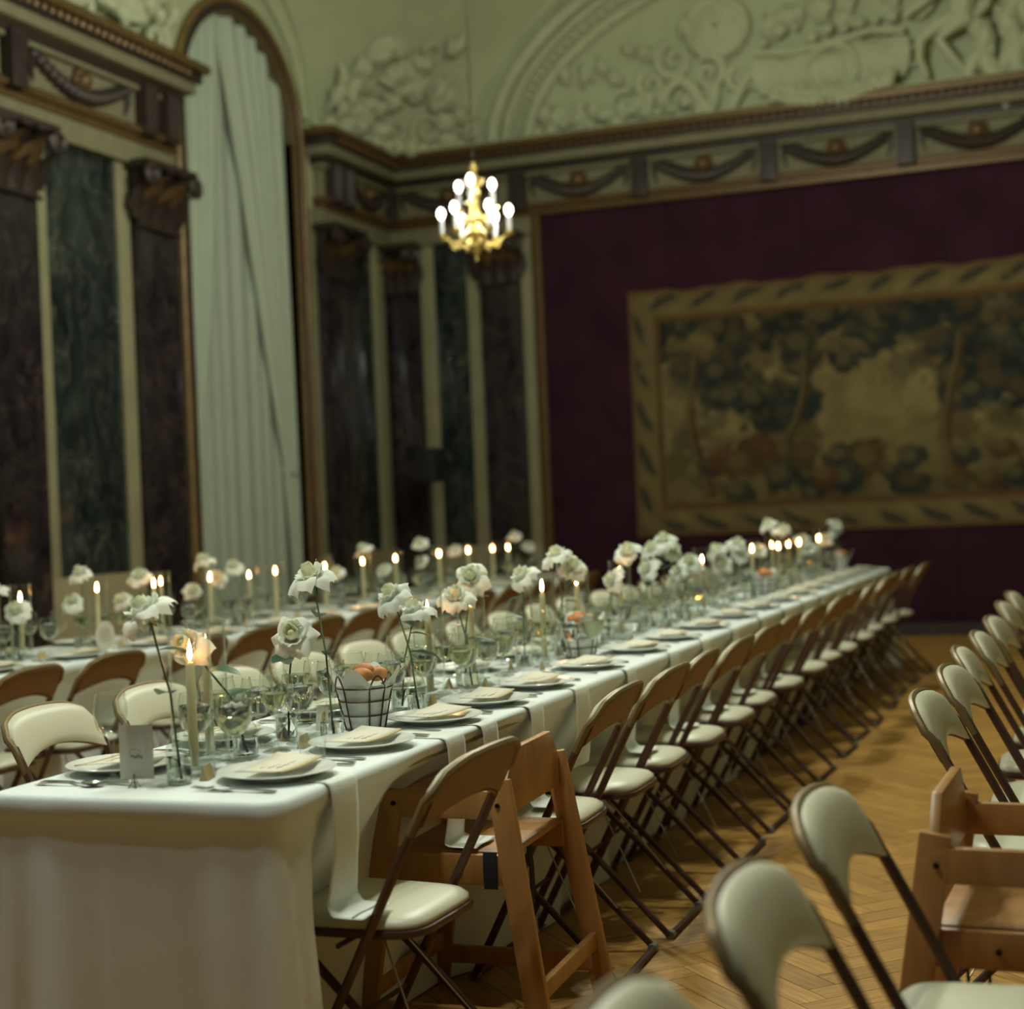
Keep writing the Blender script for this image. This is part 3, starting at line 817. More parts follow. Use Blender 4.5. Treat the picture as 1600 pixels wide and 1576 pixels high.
    F = np.stack([idx[:-1, :-1], idx[:-1, 1:], idx[1:, 1:], idx[1:, :-1]], -1).reshape(-1, 4)
    me.from_pydata(P.tolist(), [], F.tolist())
    ca = me.color_attributes.new('Col', 'FLOAT_COLOR', 'POINT')
    ca.data.foreach_set('color', np.concatenate([C.reshape(-1, 3), np.ones((nx*nz, 1))], 1).ravel().astype(np.float32))
    for p in me.polygons: p.use_smooth = True
    me.materials.append(M['tapestry'])
    root = empty('tapestry', (TX0, WY-.05, TZ0))
    tag(root, 'large woven tapestry of wooded landscape with leaf border on the maroon wall', 'tapestry')
    o = bpy.data.objects.new('tapestry_cloth', me); COL.objects.link(o); reg(o, root); o.location = -Vector(root.location)
    b = MB().box(((TX1-TX0)/2, .015, (TZ1-TZ0)/2-.01), (TX1-TX0-.04, .02, TZ1-TZ0-.06)); b.build('lining', 'dado', root, smooth=False)
tapestry()

# ================================================================== TABLES
def table_and_cloth(x0, x1, y0, y1, tuck_r, tuck_l, tlabel, clabel):
    t = empty('banquet_table', ((x0+x1)/2, (y0+y1)/2, 0)); tag(t, tlabel, 'table')
    w, l = x1-x0-.03, y1-y0-.03
    MB().box((0, 0, .738), (w, l, .035)).build('tabletop', 'dado', t, smooth=False)
    k = max(2, int(l/1.8))
    for i in range(k):
        yy = -l/2+.45+(l-.9)*i/(k-1)
        for s in (-1, 1): MB().tube([(s*.06, yy, 0), (s*.06, yy, .72)], .016, 8).build('leg', 'chair_metal', t)
    # cloth: top plus four hanging sides
    H = [.762, .760, .752, .735, .715, .70, .66, .60, .52, .44, .34, .24, .14, .06, .004]
    per = []
    rc = .05
    def seg(a, b, n):
        for i in range(n): per.append((a[0]+(b[0]-a[0])*i/n, a[1]+(b[1]-a[1])*i/n))
    ny = int((y1-y0)/.035); nx_ = int((x1-x0)/.02)
    seg((x1, y0+rc), (x1, y1-rc), ny)
    for k in range(6): a = k/6*PI/2; per.append((x1-rc+rc*math.cos(a), y1-rc+rc*math.sin(a)))
    seg((x1-rc, y1), (x0+rc, y1), nx_)
    for k in range(6): a = PI/2+k/6*PI/2; per.append((x0+rc+rc*math.cos(a), y1-rc+rc*math.sin(a)))
    seg((x0, y1-rc), (x0, y0+rc), ny)
    for k in range(6): a = PI+k/6*PI/2; per.append((x0+rc+rc*math.cos(a), y0+rc+rc*math.sin(a)))
    seg((x0+rc, y0), (x1-rc, y0), nx_)
    for k in range(6): a = 1.5*PI+k/6*PI/2; per.append((x1-rc+rc*math.cos(a), y0+rc+rc*math.sin(a)))
    n = len(per); vs = []
    prof = [(.762, -.012), (.76, -.003), (.752, .003), (.735, .004), (.715, .002), (.70, -.006), (.66, -.004), (.60, 0), (.52, .004), (.44, .008), (.34, .012), (.24, .016), (.14, .02), (.06, .024), (.004, .026)]
    tk = [(.74, 0), (.66, .04), (.58, .09), (.47, .185), (.40, .195), (.2, .19), (0, .18)]
    tkh = [(.75, 0), (.70, .05), (.64, .155), (.55, .19), (.4, .215), (0, .262)]
    def tuck(z):
        return lerp_tab(tk, z)
    for z, off in prof:
        for (x, y) in per:
            nx = 0; ny_ = 0
            if x > x1-rc-1e-6: nx = (x-(x1-rc))/rc
            elif x < x0+rc+1e-6: nx = (x-(x0+rc))/rc
            if y > y1-rc-1e-6: ny_ = (y-(y1-rc))/rc
            elif y < y0+rc+1e-6: ny_ = (y-(y0+rc))/rc
            q = math.hypot(nx, ny_) or 1; nx, ny_ = nx/q, ny_/q
            h = (.76-z)/.76
            fold = 0
            corner = min(abs(x-x0), abs(x-x1))+min(abs(y-y0), abs(y-y1))
            cf = max(0, 1-corner/.30)
            fold += .065*h*cf*(.55+.45*math.cos(corner*42))
            sid = y if abs(nx) > .5 else x
            fold += .010*h*math.sin(sid*9.0+2*math.sin(sid*2.3))+.005*h*math.sin(sid*23+1)
            if abs(ny_) > .5: fold += .012*h*math.exp(-((x-(x0+.42*(x1-x0)))/.012)**2)
            tu = 0
            if abs(nx) > .5 and ((nx > 0 and tuck_r) or (nx < 0 and tuck_l)):
                fade = min(1, max(0, (min(y-y0, y1-y)-.10)/.22)); fade = fade*fade*(3-2*fade)
                hq = min(1, max(0, 1-(abs(y-3.70)-.24)/.26)) if (nx > 0 and x1 > -2) else 0; hq = hq*hq*(3-2*hq)
                tu = (tuck(z)*(1-hq)+lerp_tab(tkh, z)*hq)*fade*(1+.05*math.sin(y*12))
            o = off+fold-tu
            vs.append((x+nx*o, y+ny_*o, z))
    fs = []
    for r in range(len(prof)-1):
        for i in range(n): fs.append((r*n+i, r*n+(i+1) % n, (r+1)*n+(i+1) % n, (r+1)*n+i))
    b = MB(); b.add(vs, fs); b.add(vs[:n], [tuple(range(n))])
    o = b.build('tablecloth', 'cloth', None, sharp=70)
    tag(o, clabel, 'tablecloth')
TA = (-2.27, -1.56, 2.66, 12.05)
TB = (-4.82, -4.08, 4.30, 12.2)
table_and_cloth(*TA, True, False, 'long banquet table hidden under the white cloth that runs along the parquet aisle', 'white floor-length cloth on the long table with napkins draped over its aisle edge')
table_and_cloth(*TB, True, False, 'long banquet table hidden under the white cloth nearest the arched window', 'white floor-length cloth on the long table nearest the curtained window')
ZT = .7625

# ================================================================== FOLDING CHAIRS (local: faces -x, back at +x)
def folding_chair():
    t = empty('folding_chair')
    # back plane runs from front foot (-.14, 0) to the top (.275, .80)
    def bp(z): return -.14+.415*z/.80
    HW = .205
    def post(s):
        return [(bp(.012), s*.20, .012), (bp(.2), s*.20, .2), (bp(.44), s*.205, .44), (bp(.60), s*.208, .60)]
    # legs that rise into the back posts
    for s in (-1, 1): MB().tube(post(s)+[(bp(.72), s*.205, .72)], .0115, 8).build('leg', 'chair_metal', t)
    # rear legs from under the seat front to the floor behind
    for s in (-1, 1): MB().tube([(-.14, s*.172, .425), (.08, s*.178, .22), (.285, s*.183, .012)], .0105, 8).build('leg', 'chair_metal', t)
    MB().tube([(.285, -.183, .012), (.292, -.165, .010), (.292, .165, .010), (.285, .183, .012)], .0108, 8).build('foot_bar', 'chair_metal', t)
    MB().tube([(bp(.012), -.20, .012), (bp(.012), .20, .012)], .0105, 8).build('foot_bar', 'chair_metal', t)
    for s in (-1, 1):
        MB().tube([(.289, s*.160, .010), (.289, s*.188, .011)], .0145, 8).build('glide', 'glide', t)
        MB().tube([(bp(.012), s*.178, .012), (bp(.012), s*.207, .012)], .0145, 8).build('glide', 'glide', t)
    MB().tube([(bp(.2), -.2, .2), (bp(.2), .2, .2)], .006, 6).build('stretcher', 'chair_metal', t)
    for s in (-1, 1): MB().tube([(.02, s*.03, .40), (.19, s*.15, .13)], .0022, 5).build('brace_wire', 'wire', t)
    MB().tube([(.01, -.205, .405), (.01, .205, .405)], .006, 6).build('stretcher', 'chair_metal', t)
    # seat
    def outline(k, grow):
        pts = []
        n = 36
        for i in range(n):
            a = 2*PI*i/n; c, s = math.cos(a), math.sin(a)
            x = math.copysign(abs(c)**.38, c)*(.182+grow); y = math.copysign(abs(s)**.38, s)
            hw = (.188-.022*(x+.18)/.36)+grow
            pts.append((x-.005, y*hw))
        return pts
    def ring_stack(levels):
        b = MB(); vs = []; fs = []; n = 36
        for gr, z in levels: vs += [(x, y, z) for x, y in outline(0, gr)]
        for r in range(len(levels)-1):
            for i in range(n): fs.append((r*n+i, r*n+(i+1) % n, (r+1)*n+(i+1) % n, (r+1)*n+i))
        fs.append(tuple(range(n))[::-1]); m = len(levels)-1
        vs.append((0, 0, levels[-1][1]+.002)); c = len(vs)-1
        for i in range(n): fs.append((m*n+i, m*n+(i+1) % n, c))
        return b.add(vs, fs)
    ring_stack([(.002, .416), (.008, .418), (.010, .426), (.008, .433), (.002, .434)]).build('seat_frame', 'chair_metal', t)
    ring_stack([(-.004, .432), (.002, .437), (.0, .447), (-.012, .457), (-.035, .463), (-.08, .467), (-.13, .469)]).build('seat_pad', 'vinyl', t, sharp=180)
    # backrest: arched top with shoulders, arched lower edge, slight wrap in plan
    def top(y):
        q = abs(y)/HW; return .812-.018*q**2-.020*min(1, max(0, (q-.55)/.45))**1.5-.028*max(0, (q-.90)/.10)**2
    def bot(y):
        q = abs(y)/HW; return .702-.040*q**2.0
    def back(off, shrink):
        def fn(u, v):
            y = (u*2-1)*(HW-shrink); z0, z1 = bot(y)+shrink, top(y)-shrink; z = z0+(z1-z0)*v
            x = bp(z)+.016*(1-(y/HW)**2)+off
            bulge = 0
            return Vector((x, y, z))
        return fn
    MB().slab(back(.004, .004), 17, 8, (.012, 0, 0)).build('back_panel', 'chair_back', t, sharp=50)
    b = MB()
    def pad(u, v):
        p = back(-.008, .001)(u, v); p.x -= .018*(max(0, math.sin(PI*u)*math.sin(PI*v)))**.35; return p
    b.slab(pad, 17, 10, (.010, 0, 0)); b.build('back_pad', 'vinyl', t, sharp=60)
    ys = [(-1+2*k/20)*HW for k in range(21)]
    rim = [(bp(.65), -.208, .65), (bp(.72), -.208, .72)]+[(bp(top(y))+.016*(1-(y/HW)**2)+.010, y, top(y)-.004) for y in ys]+[(bp(.72), .208, .72), (bp(.65), .208, .65)]
    MB().tube(rim, .0105, 8).build('back_rim', 'chair_rim', t)
    low = [(bp(bot(y))+.016*(1-(y/HW)**2)+.006, y, bot(y)) for y in ys]
    MB().tube(low, .004, 6).build('back_lower_rim', 'chair_back', t)
    return t
CH = Proto(folding_chair); rc_ = random.Random(21)
CH.place((-1.575, 3.13, 0), R(-2), 'brown-backed folding chair with a napkin end on its cream seat, beside a high chair', 'chair')
for k, y in enumerate((4.20, 4.70, 5.16, 5.67, 6.23, 6.75, 7.34, 8.02, 8.55, 9.06, 9.78, 10.40, 11.05, 11.62)):
    CH.place((-1.58+rc_.uniform(-.012, .012)+(.03 if k > 12 else 0), y, 0), R(rc_.uniform(-3, 3)), 'brown-backed folding chair at the long table, '+ORD[k]+' beyond the wooden high chair', 'chair', 'aisle-side chairs of the long table')
for k, y in enumerate((3.13, 3.70, 4.20, 4.68, 5.18, 5.66, 6.15, 6.7, 7.25, 7.8, 8.35, 8.9, 9.45, 10.0, 10.55, 11.1, 11.65)):
    CH.place((-2.62+rc_.uniform(-.02, .02), y, 0), PI+R(rc_.uniform(-4, 4)), 'cream-fronted folding chair, '+ORD[k]+END+' on the window side of the long table', 'chair', 'window-side chairs of the long table')
for k, y in enumerate((4.74, 5.30, 5.95, 6.47, 7.12, 7.66, 8.2, 8.75, 9.3, 9.85, 10.4, 10.95, 11.5)):
    CH.place((-4.09+rc_.uniform(-.02, .02), y, 0), R(rc_.uniform(-3, 3)), 'brown-backed folding chair, '+ORD[k]+' from the oval-sign end of the window table', 'chair', 'chairs of the window-side table')
for k, y in enumerate((1.50, 2.05, 2.64, 4.02, 4.62, 5.20, 5.76, 6.45, 7.30, 8.0)):
    CH.place(((-.205 if k < 3 else -.165)+rc_.uniform(-.01, .01), y, 0), PI+R(rc_.uniform(-3, 3)), 'cream-padded folding chair across the aisle, '+(ORD[2-k]+' before' if k < 3 else ORD[k-3]+' beyond')+' the wooden high chair there', 'chair', 'chairs across the parquet aisle')

# ================================================================== HIGH CHAIR (local: faces -x)
def high_chair():
    t = empty('high_chair')
    WD, DP = .225, .168    # half width, half depth at the arms
    def board(name, a, b_, w, h, up=(0, 0, 1), bev=.006, par=None, m='hc_wood'):
        return MB().bar(a, b_, w, h, up).build(name, m, par or t, bevel=bev)
    legs = {}
    for sy in (-1, 1):
        for sx in (-1, 1):
            top = (sx*(DP-.02), sy*WD, .63); bot = (sx*(DP+.075), sy*(WD+.035), 0)
            if sx > 0: top = (DP-.03, sy*WD, .665)
            legs[sx, sy] = board('leg', bot, top, .062, .024, (0, 1, 0))
        ar = board('arm_rail', (-DP, sy*(WD+.002), .605), (DP, sy*(WD+.002), .605), .024, .07)
        for sx in (-1, 1):
            MB().tube([(sx*(DP-.03), sy*(WD+.010), .606), (sx*(DP-.03), sy*(WD+.020), .606)], .006, 8).build('screw', 'screw', ar)
        sr = board('seat_rail', (-DP+.02, sy*(WD-.006), .445), (DP-.01, sy*(WD-.006), .445), .024, .075)
        MB().tube([(.03, sy*(WD+.004), .445), (.03, sy*(WD+.012), .445)], .006, 8).build('screw', 'screw', sr)
        board('foot_rail', (-DP-.06, sy*(WD+.025), .09), (DP+.06, sy*(WD+.025), .09), .022, .05)
    MB().box((0, 0, .478), (DP*2-.03, WD*2-.03, .018)).build('seat', 'hc_wood', t, bevel=.006)
    # chamfered backrest board between the rear legs
    w = WD-.014
    poly = [(-w, .575), (w, .575), (w, .66), (w*.72, .73), (-w*.72, .73), (-w, .66)]
    MB().prism(poly, 0, .022, lambda a, z, d: (DP-.035-.06*(.73-z)*0+d, a, z)).build('backrest', 'hc_wood', t, bevel=.005)
    board('crossbar', (-DP-.055, -WD-.02, .13), (-DP-.055, WD+.02, .13), .02, .045)
    board('crossbar', (DP+.055, -WD-.02, .15), (DP+.055, WD+.02, .15), .02, .045)
    board('front_bar', (-DP+.01, -WD, .60), (-DP+.01, WD, .60), .02, .045)
    # navy straps
    b = MB(); b.slab(lambda u, v: (DP-.075+.035*u, -WD-.010-.004*math.sin(PI*v), .40+.09*v), 3, 5, (0, .003, 0)); b.build('strap', 'strap', t)
    b = MB(); b.slab(lambda u, v: (-DP+.075+.025*u, WD-.03, .46+.15*v), 3, 5, (0, .003, 0)); b.build('strap', 'strap', t)
    for yy, x0 in ((.06, .10), (.13, .05)):
        b = MB(); b.slab(lambda u, v: (x0+.006*math.sin(v*5), yy+.032*u+.012*math.sin(v*4), .47-.36*v), 3, 9, (.003, 0, 0)); b.build('strap', 'strap', t)
    return t
HC = Proto(high_chair)
HC.place((-1.555, 3.70, 0), R(2), 'wooden high chair at the long table with a napkin end on its seat', 'high chair')
HC.place((-.185, 3.27, 0), PI+R(-2), 'wooden high chair among the cream chairs across the parquet aisle', 'high chair')

# ================================================================== TABLEWARE
def dinner_plate():
    t = empty('dinner_plate')
    MB().lathe([(0.001, .004), (.07, .004), (.083, .006), (.10, .013), (.128, .019), (.131, .021), (.129, .0225), (.10, .0165), (.084, .0095), (.07, .0075), (.001, .0075)], 40).build('plate', 'porcelain', t)
    MB().lathe([(.072, .004), (.072, 0), (.067, 0), (.067, .004)], 30).build('foot_ring', 'porcelain', t)
    return t
def menu_card(curl):
    def fn():
        t = empty('menu_card')
        def sh(u, v): return (-.105+.21*u, -.055+.11*v, .002+curl*(2*u-1)**2+.008*u*v)
        MB().slab(sh, 9, 4, (0, 0, -.0012)).build('card', 'paper', t, sharp=180)
        def band(u, v): p = sh(u, .0+.10*v); return (p[0], p[1]-.0006, p[2]+.0006)
        MB().slab(band, 9, 2, (0, 0, -.0022)).build('gilt_edge', 'gold_paper', t)
        for k in range(3):
            pts = [(-.05+.10*i/10, .0+.018*(k-1)+.003*math.sin(i*2.1+k), .0038+curl*(2*((-.05+.10*i/10+.105)/.21)-1)**2) for i in range(11)]
            MB().tube(pts, .0006, 4).build('ink_line', 'ink', t)
        return t
    return fn
def napkin_drape(hang):
    """local: origin on the table edge at cloth height, +x over the edge, hangs down `hang`, end kicks out"""
    def fn():
        t = empty('napkin')
        path = [(-.17, .0004), (-.09, .0004), (-.03, .0005), (-.004, .0005), (.007, -.004), (.012, -.02), (.014, -.06), (.012, -.14)]
        z = -.14; x = .012
        while z > -hang+.03: z -= .03; x -= .004; path.append((x, z))
        path += [(x+.012, -hang+.004), (x+.05, -hang+.003), (x+.085, -hang+.003)] if hang > .25 and hang < .31 else [(x-.002, -hang)]
        m = len(path)
        def fn2(u, v):
            f = v*(m-1); i = min(m-2, int(f)); q = f-i
            px = path[i][0]*(1-q)+path[i+1][0]*q; pz = path[i][1]*(1-q)+path[i+1][1]*q
            w = .105+.035*v+.01*math.sin(v*9)
            y = (u-.5)*w
            return (px+(.004*math.cos(u*2*PI*1.5)*max(0, v-.35)), y, pz)
        MB().slab(fn2, 9, 3*m, (.0008, 0, .0012)).build('napkin_fold', 'napkin', t, sharp=180)
        def hem(u, v): p = fn2(.04+.92*u, .93+.02*v); return (p[0]+.001, p[1], p[2]+.0008)
        MB().slab(hem, 9, 2, (.001, 0, .0004)).build('hem', 'napkin', t)
        return t
    return fn
def flat_curve(ws, L, thick, arch, tine=False):
    """flatware blank lying along +x, width table ws over 0..1"""
    def fn(u, v):
        w = lerp_w(ws, v); return (L*v, (u-.5)*w, .0025+arch*math.sin(PI*min(1, v*1.0))*.6+(.006*max(0, (v-.72)/.28)*(1-(v-.72)/.28)*-2))
    return MB().slab(fn, 5, 24, (0, 0, -thick))
def lerp_w(tab, t):
    for (a, x), (b, y) in zip(tab, tab[1:]):
        if t <= b: q = (t-a)/(b-a); return x+(y-x)*q
    return tab[-1][1]
def fork():
    t = empty('fork')
    flat_curve([(0, .018), (.1, .02), (.4, .007), (.62, .006), (.72, .022), (.8, .025)], .155, .0016, .004).build('handle', 'steel', t)
    for k in range(4):
        y = (k-1.5)*.0062
        MB().tube([(.152, y, .006), (.17, y, .0035), (.198, y*.92, .0075)], [.0018, .0016, .0009], 5).build('tine', 'steel', t)
    return t
def knife():
    t = empty('table_knife')
    flat_curve([(0, .016), (.1, .018), (.45, .012)], .11, .004, .002).build('handle', 'steel', t)
    b = MB(); b.slab(lambda u, v: (.108+.125*v, -.006+.018*u*(1-.6*v**3), .004), 4, 10, (0, 0, -.0012)); b.build('blade', 'steel', t)
    return t
def spoon():
    t = empty('spoon')
    flat_curve([(0, .016), (.1, .018), (.5, .006), (1, .007)], .125, .0016, .005).build('handle', 'steel', t)
    def bowl(u, v):
        a = 2*PI*u; r = v; return (.148+.029*r*math.cos(a), .019*r*math.sin(a), .008-.007*(1-r*r))
    MB().grid(bowl, 18, 5, True).build('bowl', 'steel', t)
    return t
def wine_glass(h, rb, hb, liquid, level, rim=.86, ice=False, nm='water_goblet'):
    """h total height, rb bowl radius, hb bowl height"""
    def fn():
        t = empty(nm)
        z0 = h-hb
        prof = [(.004, z0), (rb*.45, z0+hb*.06), (rb*.78, z0+hb*.2), (rb*.97, z0+hb*.42), (rb, z0+hb*.58), (rb*.96, z0+hb*.8), (rb*rim, h)]
        bw = MB().lathe(prof, 28).build('bowl', 'glass', t, sharp=180)
        MB().tube([((rb*rim)*math.cos(2*PI*k/32), (rb*rim)*math.sin(2*PI*k/32), h) for k in range(32)], .0011, 5, closed=True).build('rim', 'glass', bw)
        MB().lathe([(.0045, z0+.003), (.0062, z0-.008), (.0042, z0-.02), (.0038, .03), (.005, .016), (.012, .008)], 14).build('stem', 'glass', t, sharp=180)
        MB().lathe([(.012, .008), (.024, .005), (.033, .0025), (.034, .0008), (.001, .0008)], 26).build('foot', 'glass', t, sharp=60)
        if liquid:
            zl = z0+hb*level; lp = [(.0005, z0+.004)]
            for r, z in prof[1:]:
                if z < zl: lp.append((r*.965, z+.001))
            rr = None
            for (ra, za), (rb2, zb) in zip(prof, prof[1:]):
                if za <= zl <= zb: rr = ra+(rb2-ra)*(zl-za)/(zb-za)
            lp += [(rr*.965, zl), (.0005, zl)]
            lq = MB().lathe(lp, 24).build('drink', liquid, t, sharp=50)
            if ice:
                for a in range(3):
                    MB().box((.014*math.cos(a*2.1), .014*math.sin(a*2.1), zl-.006), (.02, .02, .02), (.4*a, .5, a)).build('ice_cube', 'ice', lq, bevel=.003)
        return t
    return fn
def tumbler():
    t = empty('votive_tumbler')
    MB().lathe([(.001, .006), (.028, .006), (.030, .008), (.033, .05), (.034, .068)], 24).build('glass_wall', 'glass', t, sharp=60)
    MB().lathe([(.030, .006), (.030, 0), (.001, 0)], 24).build('glass_base', 'glass', t, sharp=60)
    return t
def place_tent():
    t = empty('place_card')
    for s in (-1, 1):
        MB().slab(lambda u, v: (-.032+.064*u, s*.011*(1-v), .038*v), 3, 3, (0, s*.0008, 0)).build('card_side', 'paper' if s > 0 else 'gold_paper', t)
    MB().tube([(-.018+.036*i/9, .0095-.0045+.001, .014+.003*math.sin(i*2.4)) for i in range(10)], .0006, 4).build('ink_line', 'ink', t)
    # gilt end gusset seen edge-on
    for sx in (-1, 1): MB().add([(sx*.0318, -.0105, .0002), (sx*.0318, .0105, .0002), (sx*.0318, 0, .037), (sx*.031, -.0105, .0002), (sx*.031, .0105, .0002), (sx*.031, 0, .037)], [(0, 1, 2), (3, 5, 4), (0, 3, 4, 1), (1, 4, 5, 2), (2, 5, 3, 0)]).build('gilt_end', 'gold_paper', t, smooth=False)
    return t
def bud_vase(h=.115, r=.031, neck=.012):
    def fn():
        t = empty('bud_vase')
        MB().lathe([(r*.9, .002), (r, .008), (r, h*.5), (r*.85, h*.64), (neck*1.15, h*.78), (neck, h*.86), (neck, h*.95), (neck*1.35, h)], 22).build('vase_wall', 'glass', t, sharp=180)
        MB().lathe([(.001, 0), (r*.9, 0), (r*.9, .003), (.001, .003)], 22).build('vase_base', 'glass', t)
        MB().lathe([(.0005, .005), (r*.9, .006), (r*.93, .012), (r*.93, h*.42), (.0005, h*.42)], 20).build('vase_water', 'water', t, sharp=50)
        return t
    return fn
def candle_unit():
    t = empty('taper_candle')
    MB().lathe([(.001, .018), (.0112, .018), (.0098, .244), (.006, .250), (.001, .2505)], 14).build('wax', 'wax', t)
    wk = MB().tube([(0, 0, .249), (.001, 0, .255), (.002, 0, .259)], .0009, 5).build('wick', 'wick', t)
    MB().lathe([(.0005, .2535), (.0042, .259), (.0056, .266), (.0048, .276), (.0026, .287), (.0004, .296)], 12).build('flame', 'flame', t)
    return t
def candle_holder():
    t = empty('candle_holder')
    MB().lathe([(.001, 0), (.026, 0), (.028, .003), (.027, .010), (.021, .013), (.001, .0135)], 22).build('holder_base', 'glass', t)
    MB().lathe([(.0128, .013), (.0132, .036), (.0165, .042)], 18).build('socket', 'glass', t)
    return t
def hurricane():
    t = empty('hurricane_glass')
    MB().lathe([(.047, .002), (.047, .06), (.047, .18), (.047, .328), (.0442, .328), (.0442, .18), (.0442, .004)], 30).build('cylinder', 'cylinder', t, sharp=60)
    MB().tube([(.047*math.cos(2*PI*k/36), .047*math.sin(2*PI*k/36), .3285) for k in range(36)], .0017, 6, closed=True).build('rim', 'cylinder', t)
    MB().tube([(.047*math.cos(2*PI*k/36), .047*math.sin(2*PI*k/36), .002) for k in range(36)], .0018, 6, closed=True).build('base_ring', 'cylinder', t)
    return t

# ---- roses
def petal(kind, seed):
    q = random.Random(seed); p1, p2, p3 = q.uniform(0, 6), q.uniform(0, 6), q.uniform(.8, 1.2)
    def fn(u, v):
        s = 2*u-1
        if kind == 0: r = .006+.011*math.sin(v*2.2); h = .004+.044*v; span = R(78)*(1-.25*v)
        elif kind == 1: r = .006+.026*v**.8; h = .002+.036*v-.004*max(0, v-.75)*4; span = R(52)*math.sin(PI*(.22+.62*v))
        else:
            r = .006+.046*v**.9*p3; h = .002+.026*math.sin(v*2.35)-.010*v**3; span = R(47)*math.sin(PI*(.2+.68*v))
        a = s*span
        rr = r*(1+.06*math.sin(3*s+p1)*v)
        hh = h+(.004 if kind else .0015)*v*math.sin(5*s+p2)-(.010 if kind == 2 else .004)*v*v*s*s+(.004*v*v if kind == 2 else 0)*math.cos(s*PI)
        tip = (.006*v**4*(1-abs(s))) if kind == 2 else 0
        return ((rr+tip)*math.cos(a), (rr+tip)*math.sin(a)*1.05, hh)
    b = MB(); b.grid(fn, 9, 8)
    me = b.mesh('petal', True, 0, 180); me.materials.append(M['petal_in' if kind == 0 else 'petal']); return me
PET = {(k, j): petal(k, 10*k+j) for k in range(3) for j in range(3)}
def core_mesh():
    b = MB(); b.lathe([(.001, -.008), (.006, -.004), (.008, .004), (.011, .018), (.010, .034), (.004, .042), (.0005, .043)], 12)
    me = b.mesh('bloom', True, 0, 180); me.materials.append(M['petal_in']); return me
CORE = core_mesh()
def leaf_mesh(ln, w):
    b = MB()
    def fn(u, v):
        ww = w*math.sin(PI*(.06+.9*v))**.9*(1+.06*math.cos(v*40)); y = (u-.5)*ww
        return (ln*v, y, -.25*ln*v*v+.12*abs(u-.5)*ww*2)
    b.grid(fn, 5, 10); me = b.mesh('leaf', True, 0, 180); me.materials.append(M['leaf']); return me
LEAF = leaf_mesh(.066, .040)
SEP = leaf_mesh(.024, .008)
rr_ = random.Random(77)
def rose(base, bloom, tilt, label, group, size=1.0, leaves=2):
    """base: foot of the stem in the vase, bloom: centre of the flower head, tilt: direction the flower faces"""
    base, bloom = Vector(base), Vector(bloom)
    t = empty('rose', tuple(base)); tag(t, label, 'rose', group)
    ax = Vector(tilt).normalized()
    neck = bloom-ax*.012*size-base
    up = Vector((0, 0, 1)); mid = Vector((neck.x*.28, neck.y*.28, neck.z*.52))
    P = [Vector((0, 0, 0)), mid*.5, mid, neck*.55+mid*.45, neck*.82+mid*.14+Vector((0, 0, .006)), neck]
    MB().tube(P, [.0026, .0026, .0026, .0025, .0025, .0035], 6).build('stem', 'stem', t)
    for k in range(leaves):
        q = P[2+k % 2]; a = rr_.uniform(0, 6.28)
        inst('leaf', LEAF, t, q, (rr_.uniform(-.3, .3), rr_.uniform(-.5, .2), a), rr_.uniform(.85, 1.25))
    rot = ax.to_track_quat('Z', 'Y').to_euler()
    bl = inst('bloom', CORE, t, bloom-base-ax*.02*size, rot, size)
    a0 = rr_.uniform(0, 6.28)
    for kind, nn, zz in ((0, 4, .002), (1, 5, 0), (1, 5, -.003), (2, 6, -.004)):
        a0 += .5
        for k in range(nn):
            inst('petal', PET[kind, rr_.randrange(3)], bl, (0, 0, zz), (rr_.uniform(-.08, .08), (0 if kind < 2 else rr_.uniform(-.12, .3)), a0+2*PI*k/nn+rr_.uniform(-.15, .15)), rr_.uniform(.92, 1.1))
    for k in range(3): inst('sepal', SEP, bl, (0, 0, -.006), (0, .5, a0+k*2.1), 1)
    return t

PLATE = Proto(dinner_plate); MENU = Proto(menu_card(.004)); FORK = Proto(fork); KNIFE = Proto(knife); SPOON = Proto(spoon)
NAPA = Proto(napkin_drape(.285)); NAPC = Proto(napkin_drape(.2705)); NAPB = Proto(napkin_drape(.286)); NAPD = Proto(napkin_drape(.245))
AISLE_CHAIRS = (3.13, 4.20, 4.70, 5.16, 5.67, 6.23, 6.75, 7.34, 8.02, 8.55, 9.06, 9.78, 10.40, 11.05, 11.62)
GOB = Proto(wine_glass(.172, .042, .098, 'water', .72, ice=True)); WIN = Proto(wine_glass(.196, .037, .098, 'wine', .45, nm='wine_glass'))
EMP = Proto(wine_glass(.196, .037, .098, None, 0, nm='wine_glass')); LEM = Proto(wine_glass(.185, .043, .105, 'lemonade', .66, nm='cocktail_glass'))
TUM = Proto(tumbler); TENT = Proto(place_tent); VASE = Proto(bud_vase()); VASE2 = Proto(bud_vase(.14, .028, .014))
CAN = Proto(candle_unit); HOL = Proto(candle_holder); HUR = Proto(hurricane)
rg = random.Random(5)

